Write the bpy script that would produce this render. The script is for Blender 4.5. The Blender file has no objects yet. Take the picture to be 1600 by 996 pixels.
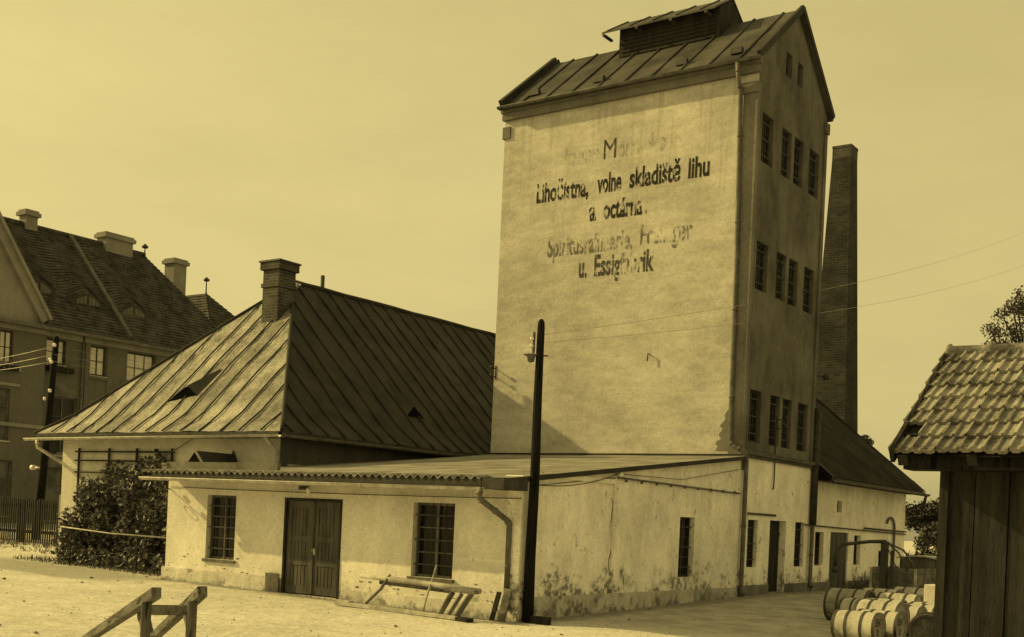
import bpy, bmesh, math, random
from mathutils import Vector, Matrix
import numpy as np
random.seed(7); rng = np.random.default_rng(7)
R = math.radians
sc = bpy.context.scene
COL = sc.collection

# ------------------------------------------------------------------ camera
cam_d = bpy.data.cameras.new("camera"); cam = bpy.data.objects.new("camera", cam_d); COL.objects.link(cam)
cam_d.sensor_width = 36.0
cam_d.lens = 1840.0 / 1600.0 * 36.0
cam_d.shift_y = (815.0 - 498.0) / 1600.0
cam_d.clip_start = 0.1; cam_d.clip_end = 3000
cam.location = (12.71, -18.36, 1.9)
cam.matrix_world = (Matrix.Translation((12.71, -18.36, 1.9)) @ Matrix.Rotation(R(35.1), 4, 'Z')
                    @ Matrix.Rotation(R(90), 4, 'X') @ Matrix.Rotation(R(2.6), 4, 'Z'))
sc.camera = cam

# ------------------------------------------------------------------ light
SUN_D = Vector((2.6, .87, -1.5)).normalized()          # direction the sunlight travels
TINT = (1.0, .775, .27); SKYTINT = (1.0, .828, .33)      # amber of the toned print's daylight
sun_el = math.asin(-SUN_D.z); sun_az = math.atan2(-SUN_D.x, -SUN_D.y)
w = bpy.data.worlds.new("World"); sc.world = w; w.use_nodes = True
nt = w.node_tree; nt.nodes.clear()
sky = nt.nodes.new('ShaderNodeTexSky'); sky.sky_type = 'NISHITA'; sky.sun_disc = False
sky.sun_elevation = sun_el; sky.sun_rotation = sun_az; sky.dust_density = 5.0; sky.air_density = 1.0
bw = nt.nodes.new('ShaderNodeRGBToBW')
gam = nt.nodes.new('ShaderNodeMath'); gam.operation = 'POWER'; gam.inputs[1].default_value = .24
mul = nt.nodes.new('ShaderNodeVectorMath'); mul.operation = 'SCALE'; mul.inputs[0].default_value = SKYTINT
bg = nt.nodes.new('ShaderNodeBackground'); bg.inputs[1].default_value = .15
mul2 = nt.nodes.new('ShaderNodeMath'); mul2.operation = 'MULTIPLY'; mul2.inputs[1].default_value = 3.05
wo = nt.nodes.new('ShaderNodeOutputWorld')
nt.links.new(sky.outputs[0], bw.inputs[0]); nt.links.new(bw.outputs[0], gam.inputs[0])
nt.links.new(gam.outputs[0], mul2.inputs[0]); tcw = nt.nodes.new('ShaderNodeTexCoord'); mpw = nt.nodes.new('ShaderNodeMapping'); mpw.inputs['Scale'].default_value = (1, 1, 3.2)
cn = nt.nodes.new('ShaderNodeTexNoise'); cn.inputs['Scale'].default_value = 2.6; cn.inputs['Detail'].default_value = 9; cn.inputs['Roughness'].default_value = .68
cm = nt.nodes.new('ShaderNodeMapRange'); cm.inputs[1].default_value = .25; cm.inputs[2].default_value = .75; cm.inputs[3].default_value = .91; cm.inputs[4].default_value = 1.07
cx_ = nt.nodes.new('ShaderNodeMath'); cx_.operation = 'MULTIPLY'
nt.links.new(tcw.outputs['Generated'], mpw.inputs[0]); nt.links.new(mpw.outputs[0], cn.inputs['Vector']); nt.links.new(cn.outputs['Fac'], cm.inputs[0])
nt.links.new(mul2.outputs[0], cx_.inputs[0]); nt.links.new(cm.outputs[0], cx_.inputs[1]); nt.links.new(cx_.outputs[0], mul.inputs['Scale'])
nt.links.new(mul.outputs[0], bg.inputs[0]); nt.links.new(bg.outputs[0], wo.inputs[0])
sd = bpy.data.lights.new("sun", 'SUN'); sd.energy = 3.9; sd.angle = R(.55); sd.color = TINT
so = bpy.data.objects.new("sun", sd); COL.objects.link(so)
so.rotation_euler = SUN_D.to_track_quat('-Z', 'Y').to_euler()
sc.view_settings.view_transform = 'Standard'; sc.view_settings.look = 'None'
sc.view_settings.exposure = 0.2; sc.view_settings.gamma = 1.0
sc.view_settings.use_curve_mapping = False

# ------------------------------------------------------------------ helpers
def gz(x, y):
    """Height of the yard."""
    up = .022 * min(max(y, 0), 12)
    return .015 * min(max(-x, 0), 25) + up * min(max(1 - x / 7.0, .25), 1)

class MB:
    def __init__(s): s.v = []; s.f = []; s.m = []; s.sm = []
    def add(s, pts, faces, mi=0, smooth=False):
        b = len(s.v); s.v += [tuple(p) for p in pts]
        for f in faces: s.f.append([b + i for i in f]); s.m.append(mi); s.sm.append(smooth)
        return s
    def poly(s, *pts, mi=0): return s.add(pts, [list(range(len(pts)))], mi)
    def box(s, x0, x1, y0, y1, z0, z1, mi=0):
        p = [(x0,y0,z0),(x1,y0,z0),(x1,y1,z0),(x0,y1,z0),(x0,y0,z1),(x1,y0,z1),(x1,y1,z1),(x0,y1,z1)]
        return s.add(p, [[0,3,2,1],[4,5,6,7],[0,1,5,4],[1,2,6,5],[2,3,7,6],[3,0,4,7]], mi)
    def beam(s, p, q, w_, h_, up=(0,0,1), mi=0):
        p = Vector(p); q = Vector(q); d = (q - p).normalized(); up = Vector(up)
        sx = d.cross(up)
        if sx.length < 1e-4: sx = d.cross(Vector((1,0,0)))
        sx.normalize(); uz = sx.cross(d).normalized()
        pts = [c + sx*a*w_/2 + uz*b*h_/2 for c in (p, q) for a, b in ((-1,-1),(1,-1),(1,1),(-1,1))]
        return s.add(pts, [[0,1,2,3],[7,6,5,4],[0,4,5,1],[1,5,6,2],[2,6,7,3],[3,7,4,0]], mi)
    def tube(s, pts, r, n=8, mi=0, caps=True, smooth=True):
        pts = [Vector(p) for p in pts]; rs = r if isinstance(r, (list, tuple)) else [r]*len(pts)
        base = len(s.v); N = len(pts); ref = None
        for i, p in enumerate(pts):
            d = (pts[min(i+1, N-1)] - pts[max(i-1, 0)]).normalized()
            if ref is None:
                ref = Vector((0,0,1)) if abs(d.z) < .9 else Vector((1,0,0))
            a = d.cross(ref)
            if a.length < 1e-4: a = d.cross(Vector((0,1,0)))
            a.normalize(); b = a.cross(d).normalized(); ref = b
            for k in range(n):
                t = 2*math.pi*k/n; s.v.append(tuple(p + (a*math.cos(t) + b*math.sin(t))*rs[i]))
        for i in range(N-1):
            for k in range(n):
                k2 = (k+1) % n
                s.f.append([base+i*n+k, base+i*n+k2, base+(i+1)*n+k2, base+(i+1)*n+k]); s.m.append(mi); s.sm.append(smooth)
        if caps:
            s.f.append([base+k for k in range(n)][::-1]); s.m.append(mi); s.sm.append(False)
            s.f.append([base+(N-1)*n+k for k in range(n)]); s.m.append(mi); s.sm.append(False)
        return s
    def lathe(s, prof, org, axis, n=28, mi=0, smooth=True):
        """prof: (distance along axis, radius)"""
        a = Vector(axis).normalized(); u = a.cross(Vector((0,0,1)))
        if u.length < 1e-3: u = Vector((1,0,0))
        u.normalize(); v = u.cross(a); o = Vector(org); base = len(s.v)
        for t, r in prof:
            for k in range(n):
                th = 2*math.pi*k/n; s.v.append(tuple(o + a*t + (u*math.cos(th) + v*math.sin(th))*r))
        for i in range(len(prof)-1):
            for k in range(n):
                k2 = (k+1) % n
                s.f.append([base+i*n+k, base+i*n+k2, base+(i+1)*n+k2, base+(i+1)*n+k]); s.m.append(mi); s.sm.append(smooth)
        return s
    def grid(s, P, mi=0, smooth=False):
        """P[i][j] points"""
        base = len(s.v); n = len(P); m_ = len(P[0])
        for row in P: s.v += [tuple(p) for p in row]
        for i in range(n-1):
            for j in range(m_-1):
                s.f.append([base+i*m_+j, base+i*m_+j+1, base+(i+1)*m_+j+1, base+(i+1)*m_+j]); s.m.append(mi); s.sm.append(smooth)
        return s
    def wall(s, axis, c, a0, a1, z0, z1, holes=(), depth=.2, inward=1, mi=0, zbot=None, ztop=None):
        """wall sheet with reveals; axis 'y' = plane Y=c running along X, axis 'x' = plane X=c along Y.
        holes: (a0,a1,z0,z1). inward: sign of the direction into the building."""
        As = sorted({a0, a1} | {h[0] for h in holes} | {h[1] for h in holes})
        Zs = sorted({z0, z1} | {h[2] for h in holes} | {h[3] for h in holes})
        def pt(a, z, d=0.):
            return (a, c + d*inward, z) if axis == 'y' else (c + d*inward, a, z)
        for i in range(len(As)-1):
            for j in range(len(Zs)-1):
                ca = (As[i]+As[i+1])/2; cz = (Zs[j]+Zs[j+1])/2
                if any(h[0] < ca < h[1] and h[2] < cz < h[3] for h in holes): continue
                s.poly(pt(As[i],Zs[j]), pt(As[i+1],Zs[j]), pt(As[i+1],Zs[j+1]), pt(As[i],Zs[j+1]), mi=mi)
        for h in holes:
            x0, x1, y0, y1 = h[:4]; d = h[4] if len(h) > 4 else depth
            s.poly(pt(x0,y0), pt(x0,y1), pt(x0,y1,d), pt(x0,y0,d), mi=mi)
            s.poly(pt(x1,y0), pt(x1,y1), pt(x1,y1,d), pt(x1,y0,d), mi=mi)
            s.poly(pt(x0,y0), pt(x1,y0), pt(x1,y0,d), pt(x0,y0,d), mi=mi)
            s.poly(pt(x0,y1), pt(x1,y1), pt(x1,y1,d), pt(x0,y1,d), mi=mi)
        return s
    def build(s, name, mats, parent=None, bevel=0):
        me = bpy.data.meshes.new(name)
        off = Vector((0,0,0))
        r = parent
        while r is not None: off += r.location; r = r.parent
        vs = [(x-off.x, y-off.y, z-off.z) for x, y, z in s.v]
        me.from_pydata(vs, [], s.f)
        mats = mats if isinstance(mats, (list, tuple)) else [mats]
        for m in mats: me.materials.append(m)
        me.polygons.foreach_set('material_index', s.m)
        me.polygons.foreach_set('use_smooth', s.sm)
        me.update()
        o = bpy.data.objects.new(name, me); COL.objects.link(o)
        if parent: o.parent = parent
        if bevel:
            bm = bmesh.new(); bm.from_mesh(me)
            bmesh.ops.bevel(bm, geom=bm.edges[:], offset=bevel, segments=1, affect='EDGES', clamp_overlap=True)
            bm.to_mesh(me); bm.free()
        return o

def tag(o, label=None, cat=None, group=None, kind=None):
    if label: o['label'] = label
    if cat: o['category'] = cat
    if group: o['group'] = group
    if kind: o['kind'] = kind
    return o
def thing(name, loc, label, cat, group=None):
    o = bpy.data.objects.new(name, None); o.empty_display_size = .2; COL.objects.link(o); o.location = loc
    return tag(o, label, cat, group)
def copy_tree(o, parent=None):
    c = o.copy(); COL.objects.link(c)
    if parent: c.parent = parent
    for ch in list(o.children): copy_tree(ch, c)
    return c

# ------------------------------------------------------------------ materials
class NT:
    def __init__(s, name):
        s.m = bpy.data.materials.new(name); s.m.use_nodes = True; s.t = s.m.node_tree; s.t.nodes.clear()
        s.out = s.n('ShaderNodeOutputMaterial'); s.b = s.n('ShaderNodeBsdfPrincipled')
        s.l(s.b.outputs[0], s.out.inputs[0])
        tc = s.n('ShaderNodeTexCoord'); s.co = tc.outputs['Object']
    def n(s, k): return s.t.nodes.new(k)
    def l(s, a, b): s.t.links.new(a, b)
    def map(s, scale=(1,1,1), rot=(0,0,0)):
        m = s.n('ShaderNodeMapping'); m.inputs['Scale'].default_value = scale; m.inputs['Rotation'].default_value = rot
        s.l(s.co, m.inputs[0]); return m.outputs[0]
    def noise(s, scale, detail=4, rough=.55, vec=None, dist=0):
        x = s.n('ShaderNodeTexNoise'); x.inputs['Scale'].default_value = scale; x.inputs['Detail'].default_value = detail
        x.inputs['Roughness'].default_value = rough; x.inputs['Distortion'].default_value = dist
        s.l(vec or s.co, x.inputs['Vector']); return x.outputs['Fac']
    def ramp(s, fac, a, b, va=0., vb=1.):
        x = s.n('ShaderNodeMapRange'); x.interpolation_type = 'SMOOTHSTEP'
        for i, q in zip((1,2,3,4), (a, b, va, vb)): x.inputs[i].default_value = q
        s.l(fac, x.inputs[0]); return x.outputs[0]
    def math(s, op, a, b=None):
        x = s.n('ShaderNodeMath'); x.operation = op
        for i, q in enumerate((a, b)):
            if q is None: continue
            if isinstance(q, (int, float)): x.inputs[i].default_value = q
            else: s.l(q, x.inputs[i])
        return x.outputs[0]
    def mix(s, fac, a, b):
        x = s.n('ShaderNodeMix'); x.data_type = 'FLOAT'
        for k, q in (('Factor', fac), ('A', a), ('B', b)):
            i = next(z for z in x.inputs if z.name == k and z.type == 'VALUE')
            if isinstance(q, (int, float)): i.default_value = q
            else: s.l(q, i)
        return next(z for z in x.outputs if z.type == 'VALUE')
    def z(s):
        g = s.n('ShaderNodeNewGeometry'); x = s.n('ShaderNodeSeparateXYZ'); s.l(g.outputs['Position'], x.inputs[0]); return x.outputs
    def color(s, val, warm=(1.0, .95, .86)):
        x = s.n('ShaderNodeVectorMath'); x.operation = 'SCALE'; x.inputs[0].default_value = warm
        if isinstance(val, (int, float)): x.inputs['Scale'].default_value = val
        else: s.l(val, x.inputs['Scale'])
        s.l(x.outputs[0], s.b.inputs['Base Color'])
    def bump(s, h, strength=.3, dist=.02):
        x = s.n('ShaderNodeBump'); x.inputs['Strength'].default_value = strength; x.inputs['Distance'].default_value = dist
        s.l(h, x.inputs['Height']); s.l(x.outputs[0], s.b.inputs['Normal'])
    def fin(s, rough=.9, spec=.3, metal=0):
        s.b.inputs['Roughness'].default_value = rough; s.b.inputs['Specular IOR Level'].default_value = spec
        s.b.inputs['Metallic'].default_value = metal; return s.m

def simple(name, base, var=.25, scale=2.0, fine=25., rough=.85, bump=.3, stretch=(1,1,1), spec=.12, dist=.01, metal=0):
    t = NT(name); v = t.map(stretch)
    a = t.noise(scale, 5, .6, v); b = t.noise(fine, 3, .6, v)
    f = t.math('ADD', t.ramp(a, .3, .7, 1-var, 1+var), t.ramp(b, .3, .7, -var*.5, var*.5))
    t.color(t.math('MULTIPLY', f, base)); t.bump(b, bump, dist); return t.fin(rough, spec, metal)

def plaster(name, base, low=None, low_z=.9, peel=.0, streak=False, grain=1.0, blot=.12, dark=.35):
    t = NT(name); v = t.map((1,1,1)); sv = t.map((.55,.55,1.7) if streak else (1,1,.45))
    big = t.noise(.55, 4, .6, v); mid = t.noise(2.3, 5, .6, sv); fine = t.noise(38, 4, .65, v); med = t.noise(9, 4, .6, v)
    f = t.math('ADD', t.ramp(big, .3, .72, 1-blot, 1+blot), t.ramp(mid, .3, .7, -blot*.7, blot*.7))
    f = t.math('ADD', f, t.ramp(fine, .34, .66, -.17, .17)); f = t.math('ADD', f, t.ramp(med, .35, .65, -.06, .06))
    val = t.math('MULTIPLY', f, base)
    if low is not None:                       # rising damp and spalled plaster near the foot of the wall
        z = t.z()[2]; n2 = t.noise(1.7, 6, .7, v); h = t.math('ADD', z, t.ramp(n2, .25, .75, -low_z*.9, low_z*.9))
        msk = t.ramp(h, low_z*.35, low_z*1.05, 1, 0); n3 = t.ramp(t.noise(7, 5, .65, v), .42, .56)
        val = t.mix(t.math('MULTIPLY', msk, t.math('ADD', .25, t.math('MULTIPLY', n3, .75))), val, low)
    if streak:
        z = t.z()[2]; rn = t.ramp(t.noise(2.2, 5, .6, t.map((3.2,3.2,.16))), .52, .70); val = t.mix(t.math('MULTIPLY', t.math('MULTIPLY', rn, t.ramp(z, 8.5, 13.4)), .4), val, base*.55)
        gp = t.ramp(t.noise(.8, 7, .7, v), .55, .68); val = t.mix(t.math('MULTIPLY', gp, .16), val, base*.62)
    if peel:
        n4 = t.ramp(t.noise(3.1, 7, .72, v), .70-peel*.12, .73-peel*.12); n5 = t.ramp(t.noise(14, 4, .6, v), .66, .71)
        pk = t.math('MAXIMUM', n4, t.math('MULTIPLY', n5, .8)); val = t.mix(t.math('MULTIPLY', pk, .75), val, base*dark)
    t.color(val)
    hgt = t.math('ADD', t.math('MULTIPLY', fine, .8*grain), t.math('ADD', t.math('MULTIPLY', mid, 1.6 if streak else .9), t.math('MULTIPLY', med, .7)))
    t.bump(hgt, .5, .02); return t.fin(.95, .15)

def brick(name, base, mort, sx=.27, sz=.085, face='xz'):
    t = NT(name)
    br = t.n('ShaderNodeTexBrick'); br.inputs['Scale'].default_value = 1.0
    br.inputs['Brick Width'].default_value = sx; br.inputs['Row Height'].default_value = sz
    br.inputs['Mortar Size'].default_value = .009; br.inputs['Color1'].default_value = (1,1,1,1); br.inputs['Color2'].default_value = (.55,.55,.55,1)
    br.inputs['Mortar'].default_value = (mort/base,)*3 + (1,)
    s = t.n('ShaderNodeSeparateXYZ'); t.l(t.co, s.inputs[0]); c = t.n('ShaderNodeCombineXYZ')
    t.l(t.math('ADD', s.outputs[0], s.outputs[1]), c.inputs[0]); t.l(s.outputs[2], c.inputs[1]); t.l(c.outputs[0], br.inputs['Vector'])
    bwn = t.n('ShaderNodeRGBToBW'); t.l(br.outputs[0], bwn.inputs[0])
    n = t.noise(1.2, 5, .6); n2 = t.noise(20, 3)
    f = t.math('MULTIPLY', bwn.outputs[0], t.ramp(n, .3, .7, .7, 1.3)); f = t.math('MULTIPLY', f, t.ramp(n2, .3, .7, .85, 1.15))
    t.color(t.math('MULTIPLY', f, base)); t.bump(t.math('ADD', t.math('MULTIPLY', br.outputs['Fac'], -1.), t.math('MULTIPLY', n2, .5)), .6, .012)
    return t.fin(.92, .2)

M = {}
M['white'] = plaster('whitewashed_plaster', .70, low=.36, low_z=.36, peel=.34)
M['side'] = plaster('old_limewash', .86, low=.20, low_z=.85, peel=.75, blot=.15)
M['tower'] = plaster('sign_limewash', .49, streak=True, blot=.15, peel=.12, dark=.7)
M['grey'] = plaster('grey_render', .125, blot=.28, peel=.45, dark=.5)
M['pil'] = plaster('bare_render', .17, blot=.18)
M['plinth'] = plaster('plinth_render', .60, low=.26, low_z=.22, peel=.75, blot=.22)
M['plinth_side'] = plaster('stained_side_plinth', .46, low=.16, low_z=.4, peel=.7, blot=.25)
M['plinth_dark'] = plaster('damp_plinth', .17, peel=.6, blot=.3)
M['trim'] = plaster('trim_render', .45, blot=.15)
M['dark_trim'] = simple('dark_moulding', .09, .25, 3)
M['house_grey'] = plaster('dark_render', .10, blot=.15)
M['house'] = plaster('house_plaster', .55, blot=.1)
M['school'] = plaster('school_render', .13, blot=.10)
M['school_trim'] = plaster('school_trim', .24, blot=.1)
M['school_roof'] = simple('clay_tiles', .06, .45, 1.5, 6., .8, .5)
M['coping'] = simple('roof_coping', .12, .2)
M['tar'] = simple('tar_and_shade_felt', .032, .35, 1.2, 60., .8, .5, spec=.25)  # tarred parts; on the house side slope this dark tone paints its shade
M['towerroof'] = simple('sheet_roofing', .055, .5, 1.0, 30., .75, .4, spec=.3)
M['rib'] = simple('ribbed_sheeting', .055, .3, 1.0, 20., .75, .3)
M['flat'] = simple('gravelled_felt', .23, .3, 1.2, 45., .95, .8)
M['wood_dark'] = simple('tarred_boards', .026, .5, 1.4, 18., .8, .5, stretch=(6,6,.5))
M['wood'] = simple('weathered_wood', .15, .45, 3., 30., .85, .5, stretch=(1,1,1))
M['wood_pale'] = simple('pale_dry_wood', .38, .3, 4., 30., .85, .4)
def grained(name, base, ang):
    t = NT(name); m1 = t.n('ShaderNodeMapping'); m1.inputs['Rotation'].default_value = ang; t.l(t.co, m1.inputs[0]); m2 = t.n('ShaderNodeMapping'); m2.inputs['Scale'].default_value = (.7, 9, 9); t.l(m1.outputs[0], m2.inputs[0]); v = m2.outputs[0]
    a = t.noise(1.6, 6, .65, v); b = t.noise(5, 4, .7, v); c = t.noise(.9, 3, .5); crk = t.ramp(t.noise(2.4, 3, .5, v), .60, .64)
    f = t.math('ADD', t.ramp(a, .3, .7, .6, 1.3), t.ramp(b, .3, .7, -.2, .2)); f = t.math('MULTIPLY', f, t.ramp(c, .3, .7, .75, 1.2)); f = t.math('MULTIPLY', f, t.math('SUBTRACT', 1., t.math('MULTIPLY', crk, .75)))
    t.color(t.math('MULTIPLY', f, base)); t.bump(t.math('SUBTRACT', a, crk), .6, .008); return t.fin(.9, .1)
M['skid'] = grained('split_timber', .14, (0, R(13), R(-152))); M['skid_post'] = grained('split_post', .11, (0, R(90), 0)); M['pole'] = grained('tarred_pole', .012, (0, R(90), 0))
M['door'] = simple('door_boards', .085, .3, 2., 30., .8, .4, stretch=(3,3,.5))
M['door_dark'] = simple('dark_door_boards', .03, .3, 2., 30., .8, .4, stretch=(3,3,.5))
M['iron'] = simple('dark_iron', .035, .3, 5., 40., .6, .2, spec=.4)
M['frame'] = simple('window_paint', .13, .3, 5., 40., .7, .2)
M['frame_dark'] = simple('dark_window_paint', .05, .3, 5., 40., .7, .2)
M['zinc'] = simple('zinc', .42, .25, 4., 40., .5, .15, spec=.5)
M['zinc_dark'] = simple('sooty_zinc', .10, .35, 4., 40., .55, .2, spec=.4)
M['porcelain'] = simple('porcelain', .75, .05, 4., 40., .25, .05, spec=.5)
M['brick'] = brick('sooty_brick', .075, .11)
M['brick_stack'] = brick('stack_brick', .042, .055, .3, .1)
M['tilepale'] = simple('pale_roof_tile', .27, .4, 2.3, 30., .85, .6)
M['tile_b'] = simple('grey_roof_tile', .22, .5, 3.3, 30., .85, .6)
M['tile_c'] = simple('mossy_roof_tile', .16, .5, 4.3, 30., .9, .7)
M['leaf'] = simple('creeper_leaf', .11, .55, 6., 12., .6, .1, spec=.4)
M['leaf_pale'] = simple('backlit_leaf', .20, .5, 6., 12., .6, .1)  # paler than the other tree leaves: backlight put into the colour
M['leaf_dark'] = simple('tree_leaf', .06, .5, 5., 12., .6, .1, spec=.35)
M['bark'] = simple('bark', .07, .4, 6., 30., .9, .7)
M['grass'] = simple('dry_grass', .14, .4, 6., 30., .9, .3)
M['stone'] = simple('threshold_stone', .45, .2, 4., 40., .9, .4)
M['cask'] = plaster('limed_cask', .46, low=.18, low_z=.34, peel=.55, blot=.2)
M['cask_grey'] = plaster('grey_cask', .32, low=.08, low_z=.5, peel=.4, blot=.25)
M['cask_dark'] = simple('oak_cask', .09, .4, 3., 25., .7, .3)
M['hoop'] = simple('hoop_iron', .045, .3, 6., 40., .6, .2, spec=.4)
M['head'] = simple('cask_head', .36, .3, 5., 25., .8, .3, stretch=(1,.3,1))
M['lorry'] = simple('lorry_paint', .05, .25, 3., 30., .5, .1, spec=.4)
M['blind'] = simple('window_blind', .62, .1, 3., 20., .9, .1)
M['flower'] = simple('pale_petals', .6, .2, 9., 30., .8, .1)
def glass(name, base):
    t = NT(name); n = t.noise(1.3, 2); oi = t.n('ShaderNodeObjectInfo'); t.color(t.math('MULTIPLY', t.ramp(n, .3, .7, base*.6, base*1.4), t.ramp(oi.outputs['Random'], .3, 1., .6, 2.6))); t.bump(t.noise(2.2, 2), .06, .02)
    return t.fin(.12, .18)
M['pane_grey'] = simple('grey_pane', .13, .2, 3., 20., .5, .1)
M['void'] = simple('dark_opening', .008, .2, 3., 20., 1.0, 0, spec=0)
M['glass'] = glass('dark_glass', .018); M['glass_dusty'] = glass('dusty_glass', .045)

def felt():
    t = NT('sanded_felt'); v = t.map()
    wob = t.noise(1.1, 4, .6, v); fine = t.noise(55, 3, .7, v); cr = t.noise(2.6, 6, .68, t.map((1.2,.8,.8)), .8); spk = t.noise(21, 5, .75, v)
    wv = t.n('ShaderNodeTexWave'); wv.wave_type = 'BANDS'; wv.bands_direction = 'Y'; wv.inputs['Scale'].default_value = 1.1
    wv.inputs['Distortion'].default_value = 5; wv.inputs['Detail'].default_value = 3; wv.inputs['Detail Scale'].default_value = 1.3; t.l(v, wv.inputs['Vector'])
    s = t.n('ShaderNodeSeparateXYZ'); t.l(t.co, s.inputs[0])
    strip = t.n('ShaderNodeTexWhiteNoise'); strip.noise_dimensions = '1D'
    t.l(t.math('FLOOR', t.math('DIVIDE', t.math('ADD', s.outputs[0], 40.), .722)), strip.inputs['W'])
    g = t.math('MULTIPLY', t.ramp(fine, .46, .6), t.ramp(t.math('ADD', t.math('MULTIPLY', strip.outputs['Value'], .5), wob), .62, .9))
    f = t.math('ADD', t.ramp(wob, .3, .7, .55, 1.3), t.ramp(cr, .3, .7, -.25, .2))
    f = t.math('ADD', f, t.ramp(spk, .36, .66, -.32, .30)); f = t.math('MULTIPLY', f, t.math('ADD', .58, t.math('MULTIPLY', strip.outputs['Value'], .75)))
    val = t.math('MULTIPLY', t.mix(t.math('MULTIPLY', g, .7), f, t.ramp(fine, .42, .58, 1.6, .25)), .345)
    t.color(val)
    t.bump(t.math('ADD', t.math('MULTIPLY', cr, 1.6), t.math('ADD', t.math('MULTIPLY', wv.outputs['Fac'], .35), t.math('MULTIPLY', fine, .3))), .9, .06)
    return t.fin(.7, .35)
M['felt'] = felt()

def ground_mat():
    t = NT('yard_earth'); v = t.map()
    big = t.noise(.22, 5, .6, v); mid = t.noise(1.4, 6, .65, t.map((1.1,1,1))); fine = t.noise(26, 4, .7, v); peb = t.noise(9, 3, .6, v)
    f = t.math('ADD', t.ramp(big, .3, .7, .9, 1.08), t.ramp(mid, .3, .7, -.09, .08)); f = t.math('ADD', f, t.ramp(fine, .34, .66, -.2, .2)); f = t.math('ADD', f, t.ramp(peb, .34, .66, -.12, .12))
    val = t.math('MULTIPLY', f, .58)
    s = t.n('ShaderNodeSeparateXYZ'); t.l(t.co, s.inputs[0]); X, Y = s.outputs[0], s.outputs[1]
    # darker band of ground coming in past the left of the annex
    d = t.math('ADD', t.math('ADD', Y, t.math('MULTIPLY', X, -.02)), t.math('MULTIPLY', mid, 1.3))
    dark_band = t.math('MULTIPLY', t.ramp(d, -1.6, -1.15), t.ramp(d, .7, 1.9, 1, 0)); dark_band = t.math('MULTIPLY', dark_band, t.ramp(X, -11.0, -9.0, 1, 0))
    val = t.mix(t.math('MULTIPLY', dark_band, .6), val, .20)
    # tower shade painted into the ground colour along the right-hand wall
    yard_shade = t.math('MULTIPLY', t.ramp(t.math('ADD', X, t.math('MULTIPLY', big, 1.5)), .2, 1.6), t.ramp(t.math('ADD', Y, t.math('MULTIPLY', mid, 3.)), 1.0, 4.0))
    val = t.mix(t.math('MULTIPLY', yard_shade, .75), val, t.ramp(mid, .3, .7, .20, .38))
    # cart ruts across the yard in front of the annex
    wy = t.math('ADD', t.math('ADD', Y, t.math('MULTIPLY', X, -.12)), t.math('MULTIPLY', t.noise(.5, 4, .6, v), 1.6)); rut = None
    for c in (-2.4, -3.7, -5.2, -6.4):
        q = t.ramp(t.math('ABSOLUTE', t.math('ADD', wy, -c)), .05, .22, 1, 0); rut = q if rut is None else t.math('MAXIMUM', rut, q)
    rut = t.math('MULTIPLY', rut, t.ramp(mid, .38, .6)); val = t.mix(t.math('MULTIPLY', rut, .22), val, .28)
    pit = t.ramp(t.noise(17, 5, .7, v), .60, .68); val = t.mix(t.math('MULTIPLY', pit, .35), val, .18)
    # scattered dark clods and straw
    sp = t.ramp(t.noise(5.5, 6, .75, v), .67, .72); val = t.mix(t.math('MULTIPLY', sp, .55), val, .15)
    # dirt banked against the wall foot
    n7 = t.math('MULTIPLY', t.noise(2.4, 6, .7, v), .9)
    b1 = t.math('MULTIPLY', t.ramp(t.math('ADD', Y, n7), -.25, .25), t.math('MULTIPLY', t.ramp(X, -10.6, -10.2), t.ramp(X, .2, .5, 1, 0)))
    b2 = t.math('MULTIPLY', t.ramp(t.math('SUBTRACT', X, n7), .35, -.15), t.ramp(Y, -.3, .4)); b2 = t.math('MULTIPLY', b2, t.ramp(X, -.3, -.1))
    val = t.mix(t.math('MULTIPLY', t.math('MAXIMUM', b1, b2), .7), val, .16)
    t.color(val)
    t.bump(t.math('ADD', t.math('SUBTRACT', t.math('MULTIPLY', mid, 1.5), t.math('MULTIPLY', rut, .3)), t.math('ADD', t.math('MULTIPLY', peb, .6), t.math('MULTIPLY', fine, .4))), .55, .05)
    return t.fin(1.0, .1)
M['ground'] = ground_mat()

def worn_paint(name, base, lo, hi):
    t = NT(name); t.color(base); t.fin(.9, .1)
    v = t.map((2.6, 1, .9)); n = t.noise(4.2, 7, .75, v); n2 = t.noise(1.1, 3, .5)
    a = t.ramp(t.math('ADD', t.math('MULTIPLY', n, .75), t.math('MULTIPLY', n2, .35)), lo, hi)
    tr = t.n('ShaderNodeBsdfTransparent'); mx = t.n('ShaderNodeMixShader')
    t.l(a, mx.inputs[0]); t.l(t.b.outputs[0], mx.inputs[1]); t.l(tr.outputs[0], mx.inputs[2]); t.l(mx.outputs[0], t.out.inputs[0]); return t.m

# ------------------------------------------------------------------ ground
xs = np.concatenate([[-900,-400,-200,-120,-80,-60], np.arange(-48, 20.1, .8), [24,30,40,60,100,200,400,900]])
ys = np.concatenate([[-900,-300,-100,-50,-30], np.arange(-20, 40.1, .8), [46,55,70,100,160,300,900]])
g = MB(); g.grid([[(x, y, gz(x, y) + (rng.normal(0, .008) if abs(x) < 48 else 0)) for x in xs] for y in ys], smooth=True)
tag(g.build('ground', M['ground']), kind='structure')

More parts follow.
